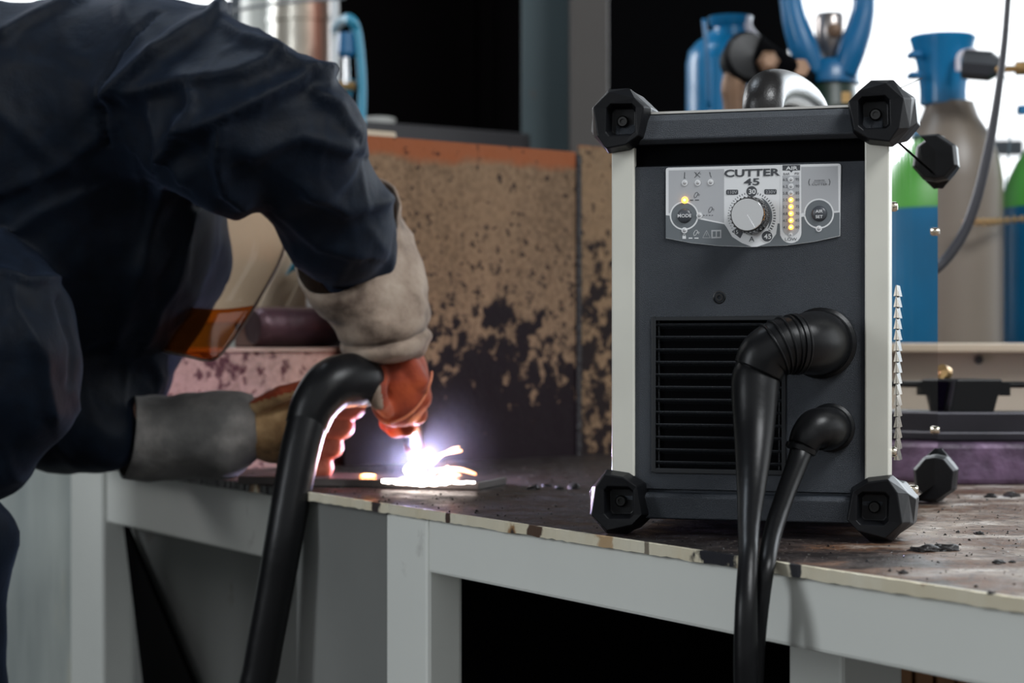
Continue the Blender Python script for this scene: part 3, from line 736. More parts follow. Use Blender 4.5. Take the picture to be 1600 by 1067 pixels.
# dark zone at the bottom, around the white dial and gauge
poly(bm, [(187, 486), (430, 516), (605, 551), (625, 580), (660, 640), (730, 685), (800, 711), (560, 703), (370, 683), (187, 648)], v1, 1)
poly(bm, [(985, 545), (1000, 545), (1003, 630), (1030, 670), (1078, 686), (1130, 670), (1152, 630), (1155, 500), (1428, 466), (1428, 632), (1250, 673), (1050, 700), (840, 711), (930, 680), (975, 620)], v1, 1)
v2 = -0.00136
poly(bm, circ(797, 492, 188), v2, 2)                       # white dial disc
poly(bm, circ(318, 490, 103), v2, 2); poly(bm, circ(318, 490, 92), -0.00144, 1)
poly(bm, circ(1280, 475, 108), v2, 2); poly(bm, circ(1280, 475, 97), -0.00144, 1)
poly(bm, [(1155, 484), (1185, 480), (1185, 490), (1155, 500)], v2, 2); poly(bm, [(1380, 460), (1425, 458), (1425, 466), (1380, 468)], v2, 2)
g = [(1004, 140), (1153, 137), (1155, 600)]+circ(1079, 610, 76, 16, 0, PI)+[(1003, 600)]
poly(bm, g, v2, 2)
g = [(1020, 205), (1140, 203), (1142, 570)]+circ(1080, 575, 60, 16, 0, PI)+[(1018, 570)]
poly(bm, g, -0.00144, 0)
poly(bm, [(1020, 130), (1146, 127), (1146, 166), (1095, 168), (1083, 182), (1070, 168), (1020, 168)], -0.00144, 3)
# ring of tick marks
v3 = -0.00146
for k in range(44):
    a = math.radians(128+k*(412-128)/43)
    if abs(math.degrees(a)-270) < 13: continue
    big = k/43
    r0, r1 = 158, 166+12*big; w = 0.008+0.014*big
    poly(bm, [(797+r*math.cos(a+q), 492+r*math.sin(a+q)) for r, q in ((r0, -w), (r1, -w), (r1, w), (r0, w))], v3, 3)
for k in range(26):   # grey swoosh band inside the ticks, widening to the right
    a = [math.radians(300+x*(398-300)/26) for x in (k, k+1)]; w = [3+22*math.sin(PI*x/26) for x in (k, k+1)]
    poly(bm, [(797+150*math.cos(a[0]), 492+150*math.sin(a[0])), (797+150*math.cos(a[1]), 492+150*math.sin(a[1])), (797+(150-w[1])*math.cos(a[1]), 492+(150-w[1])*math.sin(a[1])), (797+(150-w[0])*math.cos(a[0]), 492+(150-w[0])*math.sin(a[0]))], v3, 1)
poly(bm, circ(800, 317, 38), -0.0015, 3); poly(bm, circ(910, 637, 42), -0.00148, 2); poly(bm, circ(910, 637, 38), -0.0015, 3)
poly(bm, [(797+r*math.cos(math.radians(a)), 492+r*math.sin(math.radians(a))) for r, a in ((135, 116), (178, 116), (178, 141), (135, 141))], -0.0015, 3)
for x0, x1, y in ((618, 704, 322), (890, 978, 319)):
    poly(bm, [(x0+6, y-18), (x1-6, y-18), (x1, y-12), (x1, y+12), (x1-6, y+18), (x0+6, y+18), (x0, y+12), (x0, y-12)], v3, 3)
def label(s, x, y, hgt, mi, sx=1.0, bold=0.0, v=-0.0016):
    c = Lp(x, y, v); h = abs(Lp(x, y-hgt/2, v).z-Lp(x, y+hgt/2, v).z)
    vv, ff = text_mesh(s, 1.0, sx, bold); ys = [q[1] for q in vv]; k = h/(max(ys)-min(ys))
    ids = [bm.verts.new((c.x+a*k, v, c.z+b*k)) for a, b in vv]
    for f in ff:
        try: F = bm.faces.new([ids[i] for i in f]); F.material_index = mi
        except ValueError: pass
label('CUTTER', 800, 182, 54, 3, 1.5, 0.03); label('45', 797, 247, 50, 3, 1.75, 0.02)
label('30', 801, 317, 36, 2, 1.1, 0.02); label('45', 911, 637, 36, 2, 1.1, 0.02); label('15', 686, 606, 26, 2, 1.1)
label('110V', 661, 322, 22, 0, 1.1); label('230V', 934, 319, 22, 0, 1.1); label('A', 797, 656, 36, 3, 1.1)
label('AIR', 1084, 149, 26, 2, 1.5, 0.02); label('BAR', 1047, 191, 16, 3, 1.1); label('PSI', 1120, 188, 16, 3, 1.2)
for k, (l, r) in enumerate((('6.5', '95'), ('6.2', '90'), ('5.8', '85'), ('5.5', '80'), ('5.2', '75'), ('4.8', '70'), ('4.5', '65'), ('4.1', '60'))):
    y = 231+k*48.7; label(l, 1037, y, 20, 3); label(r, 1124, y-2, 20, 3)
label('LOW', 1078, 657, 22, 3, 1.2)
label('INVERTER', 1283, 237, 9, 3, 1.3); label('CUTTER', 1283, 265, 14, 3, 1.5)
poly(bm, [(1238, 250), (1330, 249), (1330, 251), (1238, 252)], v3, 3)
for sgn in (-1, 1):
    for k in range(6):
        a = math.radians(-38+k*76/5.0); b = math.radians(-38+(k+0.85)*76/5.0)
        if k < 5: poly(bm, [(1283+sgn*(38+r*math.cos(q)), 251+r*math.sin(q)) for q, r in ((a, 40), (b, 40), (b, 35), (a, 35))], v3, 3)
def line(x0, y0, x1, y1, w, mi, v=v3):
    d = Vector((x1-x0, y1-y0)); n = Vector((-d.y, d.x)).normalized()*w/2
    poly(bm, [(x0+n.x, y0+n.y), (x1+n.x, y1+n.y), (x1-n.x, y1-n.y), (x0-n.x, y0-n.y)], v, mi)
# pictograms: 2-step, fault and torch marks; torch over dashes
line(322, 180, 320, 222, 5, 3); line(316, 222, 328, 222, 4, 3)
line(500, 178, 504, 196, 5, 3); line(504, 198, 512, 218, 4, 3)
line(390, 178, 432, 216, 3.5, 3); line(432, 176, 392, 218, 3.5, 3); line(404, 180, 404, 212, 3, 3); line(418, 184, 438, 192, 3, 3)
def torch(cx, cy, mi):
    p = [(cx-14, cy+18), (cx-16, cy), (cx-4, cy-20), (cx+8, cy-22), (cx+12, cy-10), (cx-2, cy+14)]
    for a, b in zip(p, p[1:]+p[:1]): line(*a, *b, 3, mi)
    line(cx+10, cy-14, cx+26, cy-4, 3, mi); line(cx+8, cy-6, cx+22, cy+4, 3, mi)
torch(405, 345, 3); torch(508, 450, 3); torch(402, 615, 2)
line(358, 379, 384, 379, 6, 3); line(396, 378, 425, 378, 6, 3)
for k in range(4): line(455+k*20, 487, 464+k*20, 487, 5, 3)
line(350, 650, 377, 650, 8, 2); line(392, 650, 421, 650, 8, 2)
poly(bm, [(306, 634), (331, 634), (331, 655), (306, 655)], v3, 2); line(310, 634, 312, 624, 3, 2); line(325, 624, 327, 634, 3, 2); line(312, 624, 325, 624, 3, 2)
for a, b in (((450, 648), (478, 595)), ((478, 595), (505, 648)), ((505, 648), (450, 648))): line(*a, *b, 3, 0)
line(478, 612, 478, 632, 3, 0)
poly(bm, [(512, 592), (584, 590), (584, 650), (512, 652)], v3, 0); 
for x0, x1 in ((522, 544), (552, 574)): poly(bm, [(x0, 602), (x1, 601), (x1, 640), (x0, 641)], -0.0015, 1)
tag(obj('panel_print', bm, [LG, LD, LW, LK], cp), 'printed scales, words and symbols')
def dome(name, x, y, r, h, m, v=-0.0014, label=None, parent=None):
    c = Lp(x, y, v); R = r*0.21875/FPX*1.52
    bm = BM(); lathe(bm, c, (0, -1, 0), [(0, 0.0001), (0, R), (h*0.5, R*0.88), (h*0.85, R*0.55), (h, 0.0001)], 24)
    o = obj(name, bm, m, parent or cp, smooth=True); 
    if label: o['label'] = label
    return o
LEDON = mat('amber_led_lit', (1, 0.45, 0.05), 0.4, emit=(1.0, 0.36, 0.03), es=5.5)
LEDCORE = mat('led_core_lit', (1, 0.8, 0.3), 0.4, emit=(1.0, 0.72, 0.16), es=7)
LEDOFF = mat('led_clear_unlit', (0.55, 0.55, 0.56), 0.25)
def led(x, y, on, r=13):
    if on:
        o = dome('indicator_light', x, y, r*1.25, 0.0012, LEDON, label='amber light, lit'); dome('light_core', x, y, r*0.62, 0.0018, LEDCORE, parent=o)
    else:
        bm = BM(); c = Lp(x, y, -0.0015); R = (r+7)*0.21875/FPX*1.52
        o = dome('indicator_light', x, y, r, 0.0010, LEDOFF, label='clear light, off')
        r2 = r*0.21875/FPX*1.52
        vs = lathe(bm, c, (0, -1, 0), [(0, R*0.78), (0, R), (0.0003, R), (0.0003, R*0.78)], 24); obj('light_ring', bm, LW, o)
for x, y in ((320, 255), (413, 254), (505, 250), (425, 487), (318, 594), (1278, 582)): led(x, y, False, 15)
led(320, 378, True, 19)
for k in range(8): led(1079, 231+k*48.7, k >= 3, 13)
led(1077, 625, False, 8)
GBTN = mat('button_grey', (0.075, 0.082, 0.095), 0.35)
b1 = dome('button', 318, 490, 54, 0.0022, GBTN); b2 = dome('button', 1280, 475, 56, 0.0022, GBTN)
def btn_text(s, x, y, hgt, parent, sx=1.1):
    global bm
    bm = BM(); label(s, x, y, hgt, 0, sx, 0.015, v=-0.0039); obj('button_lettering', bm, LW, parent)
btn_text('MODE', 318, 489, 24, b1); btn_text('AIR', 1280, 457, 22, b2); btn_text('SET', 1280, 496, 22, b2)
# knob
kc = Lp(800, 492, 0); sc_ = 0.21875/FPX*1.52
bm = BM(); Rk = 132*sc_
prof = [(0, Rk*0.6), (0.001, Rk*1.02), (0.0035, Rk*1.02), (0.005, Rk*0.97), (0.0165, Rk*0.93), (0.0175, Rk*0.9), (0.0178, 0.0001)]
lathe(bm, Vector((kc.x, -0.0016, kc.z)), (0, -1, 0), prof, 48)
for k in range(28):
    a = 2*PI*k/28; box(bm, Vector((kc.x+Rk*0.965*math.cos(a), -0.0105, kc.z+Rk*0.965*math.sin(a))), (0.0010, 0.011, 0.0010))
kn = obj('control_knob', bm, mat('gloss_black_knob', (0.01, 0.01, 0.011), 0.18, coat=0.6), cp, smooth=True, angle=40)
bm = BM(); c = Vector((kc.x, -0.0194, kc.z)); Rc = Rk*0.885
lathe(bm, c, (0, -1, 0), [(0, 0.0001), (0, Rc), (0.0006, Rc), (0.0009, Rc*0.96), (0.0009, 0.0001)], 48)
tag(obj('knob_cap', bm, mat('brushed_aluminium_cap', (0.80, 0.80, 0.80), 0.16, 1.0), kn, smooth=True, angle=30), 'silver knob cap')
bm = BM(); d = Vector((0.50, 0, -0.86)).normalized(); beam(bm, c+Vector((0, -0.0011, 0))+d*0.0005, c+Vector((0, -0.0011, 0))+d*Rc*0.94, 0.0007, 0.0004)
tag(obj('pointer_line', bm, LW, kn), 'white pointer line')
# screw in the face
bm = BM(); c = LF(1124, 464.5)
lathe(bm, c, (0, -1, 0), [(-0.001, 0.0001), (-0.001, 0.0050), (0.0002, 0.0050), (0.0004, 0.0042), (-0.0006, 0.0038), (-0.0002, 0.0034), (0.0010, 0.0030), (0.0010, 0.0016), (-0.0004, 0.0014), (-0.0004, 0.0001)], 28)
tag(wobj_local('panel_screw', bm, SCREWBLK, mach, smooth=True, angle=35), 'black panel screw')

# side sheet details: louvres and screws -----------------------------
def LS(px, py, u=None): return L(px, py, 0, MW-0.001 if u is None else u)
bm = BM(); vz = [LS(1403, 457+i*(712-457)/15.0) for i in range(16)]
for i, c in enumerate(vz):
    h = 0.0056; dv = 0.0125
    c = Vector((MW-0.0008, c.y, c.z))
    A = [c+Vector((0, -dv, h)), c+Vector((0, dv, h)), c+Vector((0, dv, -h*0.5)), c+Vector((0, -dv, -h*0.5))]
    tip = [c+Vector((0.0022, -dv*0.72, -h*0.55)), c+Vector((0.0022, dv*0.72, -h*0.55))]
    va = [bm.verts.new(p) for p in A]; vt = [bm.verts.new(p) for p in tip]
    bm.faces.new((va[0], va[1], vt[1], vt[0])); bm.faces.new((va[0], vt[0], va[3])); bm.faces.new((va[1], va[2], vt[1]))
    f = bm.faces.new((va[3], vt[0], vt[1], va[2])); f.material_index = 1
sl = obj('side_louvres', bm, [mat('pressed_stainless', (0.58, 0.54, 0.47), 0.18, 1.0), DARK], mach)
def bolt(px, py, r=0.0038, u=None, axis=(1, 0, 0)):
    c = LS(px, py); bm = BM()
    lathe(bm, Vector((MW-0.001, c.y, c.z)), axis, [(0, 0.0001), (0, r), (0.0025, r), (0.0042, r*0.7), (0.0042, 0.0001)], 20)
    tag(obj('case_screw', bm, STEEL, mach, smooth=True, angle=35), 'bright zinc screw')
for q in ((1394, 323), (1461, 362), (1461, 672), (1393, 706), (1427, 765)): bolt(*q)

# top handle ---------------------------------------------------------
bm = BM(); zt = ZT+0.001; hu = LF(1192, 150, 0.07).x
pts = [(hu, 0.075, zt-0.004), (hu, 0.070, zt+0.010), (hu, 0.088, zt+0.023), (hu+.002, 0.135, zt+0.032), (hu+.004, 0.20, zt+0.036), (hu+.006, 0.265, zt+0.032), (hu+.008, 0.31, zt+0.012), (hu+.008, 0.315, zt-0.004)]
tube(bm, [Vector(p) for p in pts], [0.015, 0.0165, 0.0170, 0.0160, 0.0158, 0.0160, 0.016, 0.015], 28, 8)
tag(wobj_local('carry_handle', bm, HANDLE, mach, smooth=True), 'satin black carry handle')
for vv in (0.045, 0.35):
    bm = BM(); lathe(bm, Vector((LF(1186, 165, vv).x if vv < 0.1 else hu, vv, ZT)), (0, 0, 1), [(0, 0.0001), (0, 0.0055), (0.0024, 0.0055), (0.0036, 0.004), (0.0036, 0.0001)], 20); obj('lid_screw', bm, STEEL, mach, smooth=True, angle=35)

# ------------------------------------------------------------------ cables plugged into the machine (own things)
tc = thing('torch_cable', 'thick black torch cable with ribbed boot plugged into the grey machine front', 'cable', MO, -TH)
c = LF(1283, 536)
bm = BM()
# flange and socket body coming out of the face, then bending to the left and down
lathe(bm, Vector((c.x, 0.001, c.z)), (0, -1, 0), [(0, 0.0001), (0, 0.0270), (0.004, 0.0270), (0.006, 0.0245), (0.010, 0.0238)], 40)
obj('socket_ring', bm, BLK, tc, smooth=True, angle=40)
def rows(px, py, v): return LF(px, py, v)
k = 1/ (FPX/1.45)
path = [Vector((c.x, 0.0, c.z)), Vector((c.x-0.002, -0.022, c.z)), rows(1254, 537, -0.040), rows(1222, 541, -0.051), rows(1196, 556, -0.056), rows(1184, 580, -0.058)]
rad = [0.0235, 0.0240, 0.0222, 0.0205, 0.0198, 0.0185]
bm = BM(); tube(bm, path, rad, 32, 10); boot = obj('rubber_boot', bm, RUB, tc, smooth=True)
bm = BM()
for i, f in enumerate((0.30, 0.335, 0.37, 0.405, 0.44)):
    q = cr([(*p, r) for p, r in zip(path, rad)], 40); j = int(f*1.55*len(q)); j = min(j, len(q)-2)
    p = Vector(q[j][:3]); d = (Vector(q[j+1][:3])-p).normalized(); r = q[j][3]
    lathe(bm, p-d*0.0009, d, [(0, r*0.9), (0, r+0.0009), (0.0009, r+0.0014), (0.0018, r+0.0009), (0.0018, r*0.9)], 32)
tag(obj('boot_rib', bm, RUB, boot, smooth=True), 'raised ribs')
q = cr([(*p, r) for p, r in zip(path, rad)], 40); j = 95; p = Vector(q[j][:3]); d = (Vector(q[j+1][:3])-p).normalized()
bm = BM(); lathe(bm, p, d, [(0, 0.02), (0, q[j][3]+0.0012), (0.003, q[j][3]+0.0012), (0.003, 0.02)], 32); obj('clamp_ring', bm, BLK, boot, smooth=True, angle=40)
cable = [rows(1187, 575, -0.056), rows(1180, 600, -0.060), rows(1178, 680, -0.078), rows(1174, 760, -0.112), rows(1170, 820, -0.150), rows(1169, 868, -0.182), rows(1166, 940, -0.203), rows(1165, 1010, -0.208), rows(1166, 1080, -0.208), rows(1167, 1160, -0.207), rows(1167, 1300, -0.205), rows(1167, 1500, -0.205)]
bm = BM(); tube(bm, cable, [0.0168, 0.0176, 0.0145, 0.0104, 0.0078, 0.0068, 0.0074, 0.0080, 0.0084, 0.0086, 0.0086, 0.0086], 28, 10); obj('cable_sleeve', bm, RUB, tc, smooth=True)

gc = thing('ground_cable', 'thinner black cable with round plug low on the machine front', 'cable', MO, -TH)
c = LF(1298, 668)
bm = BM(); lathe(bm, Vector((c.x, 0.001, c.z)), (0, -1, 0), [(0, 0.0001), (0, 0.0185), (0.004, 0.0185), (0.0055, 0.0165), (0.008, 0.0160)], 36); obj('socket_ring', bm, BLK, gc, smooth=True, angle=40)
path = [Vector((c.x, 0.0, c.z)), Vector((c.x-0.001, -0.018, c.z-0.0005)), rows(1275, 671, -0.030), rows(1262, 682, -0.037), rows(1254, 698, -0.040)]
bm = BM(); tube(bm, path, [0.0158, 0.0162, 0.0155, 0.0130, 0.0112], 28, 10); pl = obj('plug', bm, RUB, gc, smooth=True)
bm = BM(); p = rows(1253, 697, -0.040); d = (rows(1240, 735, -0.043)-p).normalized(); lathe(bm, p, d, [(0, 0.009), (0, 0.0118), (0.0035, 0.0118), (0.0045, 0.0100), (0.0045, 0.008)], 28); obj('plug_collar', bm, RUB, pl, smooth=True, angle=40)
cable = [rows(1256, 692, -0.039), rows(1245, 725, -0.052), rows(1226, 775, -0.090), rows(1208, 830, -0.135), rows(1198, 880, -0.176), rows(1191, 930, -0.184), rows(1184, 1000, -0.184), rows(1180, 1080, -0.184), rows(1178, 1200, -0.184), rows(1178, 1500, -0.184)]
bm = BM(); tube(bm, cable, [0.0090, 0.0078, 0.0070, 0.0066, 0.0060, 0.0056, 0.0054, 0.0054, 0.0054, 0.0054], 24, 10); obj('cable_sleeve', bm, RUB, gc, smooth=True)
# ------------------------------------------------------------------ the worker
pr = thing('person', 'worker in navy workwear and leather gauntlets bending over the bench while plasma cutting', 'person', (P(60, 0, 2.1).x, 2.1, 0))
def c_(a, b, ra, rb, k=None):
    q = ['c', tuple(a), tuple(b), ra, rb]
    if k: q.append({'k': k})
    return tuple(q)
def pc(x0, y0, D0, r0, x1, y1, D1, r1, k=None):
    return c_(P(x0, y0, D0), P(x1, y1, D1), RP(r0, D0), RP(r1, D1), k)
def pe(x, y, D, rx, ry, rz, ang=0, k=None):
    "ellipsoid at a pixel; radii in pixels (across, depth, up), turned by ang in the picture's plane"
    a = math.radians(ang); R = [[math.cos(a), 0, math.sin(a)], [0, 1, 0], [-math.sin(a), 0, math.cos(a)]]
    q = ['e', tuple(P(x, y, D)), (RP(rx, D), RP(ry, D), RP(rz, D)), R]
    if k: q.append({'k': k})
    return tuple(q)
torso = [
    pc(-420, 270, 2.02, 190, -60, 205, 2.04, 185), pc(-60, 205, 2.04, 185, 215, 152, 2.06, 160),
    pe(60, 330, 2.12, 280, 210, 230, 10, 0.05),
    pc(150, 330, 2.16, 150, 215, 400, 2.2, 125, 0.05),
    pc(215, 400, 2.20, 110, 150, 560, 2.2, 120, 0.05),
    pc(-350, 330, 1.98, 210, -200, 520, 1.98, 210, 0.05),
    pe(20, 540, 1.94, 104, 120, 150, -6, 0.03),
    pc(30, 620, 1.95, 70, -10, 690, 1.96, 68, 0.04), pc(-60, 500, 1.95, 120, -60, 690, 1.96, 100, 0.03)]
rarm = [pc(255, 145, 2.0, 132, 385, 190, 1.95, 124, 0.04), pc(385, 190, 1.95, 126, 462, 226, 1.95, 98, 0.02), pc(462, 226, 1.95, 97, 528, 352, 2.03, 86, 0.012),
        pc(528, 352, 2.03, 86, 552, 392, 2.07, 68, 0.012), pe(495, 162, 1.95, 34, 60, 34, 20, 0.02)]
larm = [pc(235, 300, 2.32, 106, 110, 640, 2.16, 94, 0.04), pc(110, 645, 2.13, 94, 160, 682, 2.12, 58, 0.03)]
jk = torso+rarm+larm
ridges = [  # folds as seen: points (px, py), width px, height m
    ([(306, 206), (372, 175), (437, 144), (477, 127), (508, 127)], 7, 0.011), ([(268, 240), (297, 206), (313, 175), (308, 150)], 6, 0.009),
    ([(171, 153), (219, 114), (280, 70), (332, 39)], 8, 0.010), ([(205, 150), (306, 131), (372, 122), (411, 105)], 9, 0.008),
    ([(350, 201), (341, 245), (354, 284), (385, 306)], 6, 0.009), ([(332, 39), (394, 74), (463, 118)], 7, 0.008),
    ([(240, 180), (262, 230), (297, 268)], 6, 0.007), ([(490, 155), (520, 168), (545, 205)], 6, 0.006), ([(395, 240), (470, 215), (540, 235)], 10, 0.007),
    ([(480, 300), (540, 330), (600, 318)], 9, 0.006), ([(440, 330), (500, 385), (560, 400)], 8, 0.005), ([(230, 250), (300, 290), (370, 318)], 8, 0.007),
    ([(5, 62), (44, 38), (110, 9)], 6, 0.007), ([(166, 225), (162, 144), (188, 79), (245, 22)], 4, -0.007), ([(0, 430), (40, 445), (85, 440)], 4, 0.005),
    ([(20, 480), (60, 560), (75, 640)], 7, 0.006), ([(90, 470), (110, 540), (105, 600)], 7, -0.006), ([(250, 290), (220, 400), (180, 520)], 9, 0.006),
    ([(300, 330), (270, 430), (225, 520)], 8, 0.006), ([(130, 300), (60, 330), (0, 370)], 9, 0.005), ([(0, 300), (80, 270), (160, 215)], 8, 0.004)]
def seg_dist(px, py, pts):
    best = np.full(len(px), 1e9, np.float32); side = np.zeros(len(px), np.float32)
    for (x0, y0), (x1, y1) in zip(pts[:-1], pts[1:]):
        dx, dy = x1-x0, y1-y0; t = np.clip(((px-x0)*dx+(py-y0)*dy)/(dx*dx+dy*dy), 0, 1)
        q = np.hypot(px-x0-t*dx, py-y0-t*dy); c = (px-x0)*dy-(py-y0)*dx; m_ = q < best; side[m_] = np.sign(c[m_]); best = np.minimum(best, q)
    return best, side
def fold(V_, F_, amp=1.0, noise=0.0035):
    N_ = normals_of(V_, F_)
    px = 800+FPX*V_[:, 0]/V_[:, 1]; py = HY+FPX*(CZ-V_[:, 2])/V_[:, 1]
    d = wav(V_, 26, 3)*noise*1.4+wav(V_, 60, 5)*noise*0.7+np.maximum(0, 1-7*np.abs(wav(V_, 17, 6)+0.05))*noise*0.9*amp+np.maximum(0, 1-6*np.abs(wav(V_, 30, 7)))*noise*0.5*amp
    for pts, w, h in ridges:
        q, sd = seg_dist(px, py, pts); x = q/w*np.where(sd > 0, 0.50, 1.25)
        g = np.exp(-x)*(1-np.exp(-(x+0.35)*3))*1.2 if h > 0 else np.exp(-(q/w)**2)
        d = d+amp*(1.9 if h > 0 else 1)*h*g*(N_[:, 1] < 0.35)
    return V_+N_*d[:, None]
lo = P(-330, 900, 2.1); hi = P(650, -70, 2.1)
Vj, Fj = surface_nets(lambda p: union(p, jk, 0.03), (lo.x, 1.70, P(0, 790, 1.95).z-0.02), (hi.x, 2.62, CZ+0.42), 0.0042)
Vj = relax(Vj, Fj, 2); Vj = fold(Vj, Fj); Vj = relax(Vj, Fj, 1, 0.3)
jacket = np_obj('jacket', Vj.astype(float), Fj, NAVY, pr)
# trousers and boots: legs under the bent body, out at the left
hipD = 1.98
tr = [pc(-380, 420, 1.98, 190, -300, 600, 1.98, 170), c_(P(-290, 560, 2.12), P(-120, 1300, 2.16), 0.10, 0.075), c_(P(-120, 1300, 2.16), Vector((-0.66, 2.22, 0.10)), 0.075, 0.062),
      c_(P(-330, 560, 1.90), P(-190, 1300, 1.86), 0.105, 0.078), c_(P(-190, 1300, 1.86), Vector((-0.72, 1.90, 0.10)), 0.078, 0.064), pe(-62, 830, 1.92, 82, 80, 70, 0, 0.03), pc(-95, 900, 1.93, 100, -110, 1250, 1.93, 120, 0.04)]
Vt, Ft = surface_nets(lambda p: union(p, tr, 0.03), (-1.15, 1.70, 0.06), (-0.45, 2.40, 1.16), 0.012)
Vt = fold(relax(Vt, Ft, 1), Ft, 0, 0.004); np_obj('trousers', Vt.astype(float), Ft, NAVY, pr)
bts = [c_(Vector((-0.66, 2.22, 0.14)), Vector((-0.66, 2.22, 0.06)), 0.055, 0.052), c_(Vector((-0.66, 2.22, 0.05)), Vector((-0.50, 2.22, 0.045)), 0.05, 0.042),
      ], [c_(Vector((-0.72, 1.90, 0.14)), Vector((-0.72, 1.90, 0.06)), 0.055, 0.052), c_(Vector((-0.72, 1.90, 0.05)), Vector((-0.56, 1.90, 0.045)), 0.05, 0.042)]
def floorcut(f): return lambda p: np.maximum(f(p), 0.002-p[:, 2])
for bt in bts:
    Vb, Fb = surface_nets(floorcut(lambda p: union(p, bt, 0.015)), (-0.82, 1.82, -0.02), (-0.42, 2.32, 0.22), 0.010)
    np_obj('work_boot', Vb.astype(float), Fb, BLK, pr)

# body (one continuous surface: head, neck, trunk, arms, legs) carried inside the clothes
SKIN = mat('skin', (0.50, 0.28, 0.20), 0.5, var=0.15, vscale=20)
hx, hy, hD = 298, 180, 2.26
H = P(hx, hy, hD); r = 0.078
f = Vector((0.80, 0.05, -0.60)).normalized(); up = Vector((0.60, 0.0, 0.80)); up = (up-f*up.dot(f)).normalized(); sd = f.cross(up)
Rh = np.array([[f.x, sd.x, up.x], [f.y, sd.y, up.y], [f.z, sd.z, up.z]])
def hp(a, b, c): return tuple(H+f*a+sd*b+up*c)
def he(a, b, c, ra, rb, rc, k=0.012): return ('e', hp(a, b, c), (ra, rb, rc), Rh.tolist(), {'k': k})
head = [he(0, 0, 0.012, 0.088, 0.070, 0.088), he(0.030, 0, -0.050, 0.055, 0.048, 0.052), he(0.085, 0, -0.012, 0.016, 0.010, 0.020, 0.008), he(0.090, 0, -0.024, 0.012, 0.013, 0.009, 0.006),
        he(0.072, 0, -0.048, 0.012, 0.022, 0.005, 0.004), he(0.070, 0, -0.058, 0.012, 0.020, 0.005, 0.004), he(0.070, 0, 0.022, 0.016, 0.045, 0.008, 0.01),
        he(0, 0.070, -0.005, 0.018, 0.008, 0.028, 0.004), he(0, -0.070, -0.005, 0.018, 0.008, 0.028, 0.004)]
S_ = lambda x, y, D: P(x, y, D)
trunk = [c_(H-up*0.05-f*0.02, P(230, 190, 2.14), 0.052, 0.06, 0.02), c_(P(200, 190, 2.14), P(-100, 280, 2.04), 0.10, 0.10, 0.04), c_(P(-100, 280, 2.04), P(-320, 430, 2.0), 0.10, 0.105, 0.04),
         c_(P(225, 160, 2.04), P(440, 200, 1.96), 0.05, 0.042), c_(P(440, 200, 1.96), P(560, 420, 2.09), 0.042, 0.032), c_(P(560, 420, 2.09), P(612, 560, 2.11), 0.032, 0.024), c_(P(612, 560, 2.11), P(628, 610, 2.12), 0.022, 0.022),
         c_(P(215, 260, 2.32), P(120, 640, 2.16), 0.05, 0.040), c_(P(120, 660, 2.15), P(350, 682, 2.15), 0.036, 0.028), c_(P(350, 680, 2.15), P(430, 672, 2.16), 0.026, 0.028),
         c_(P(-320, 500, 2.08), P(-150, 1300, 2.16), 0.075, 0.05), c_(P(-150, 1300, 2.16), Vector((-0.66, 2.22, 0.10)), 0.05, 0.035), c_(P(-340, 500, 1.92), P(-200, 1300, 1.88), 0.075, 0.05), c_(P(-200, 1300, 1.88), Vector((-0.72, 1.90, 0.10)), 0.05, 0.035)]
Vb, Fb = surface_nets(lambda p: union(p, head+trunk, 0.02), (-1.02, 1.78, 0.08), (-0.08, 2.46, 1.42), 0.0095)
body = np_obj('body', relax(Vb, Fb, 1).astype(float), Fb, SKIN, pr)
for sg in (-1, 1):
    bm = BM(); bmesh.ops.create_uvsphere(bm, u_segments=16, v_segments=10, radius=0.012, matrix=Matrix.Translation(hp(0.066, sg*0.030, 0.008)))
    wobj('eye', bm, mat('eye_white', (0.7, 0.7, 0.68), 0.2), body, smooth=True)
Vh, Fh = surface_nets(lambda p: np.maximum(union(p, [he(-0.006, 0, 0.020, 0.092, 0.076, 0.090)], 0.01), ((p-np.array(H, np.float32))@np.array(f+up*(-0.9), np.float32))-0.012), tuple(H-Vector((0.13, 0.13, 0.13))), tuple(H+Vector((0.13, 0.13, 0.13))), 0.006)
np_obj('hair', relax(Vh, Fh, 1).astype(float), Fh, mat('dark_brown_hair', (0.02, 0.012, 0.008), 0.6, bump=0.8, bscale=200), pr)

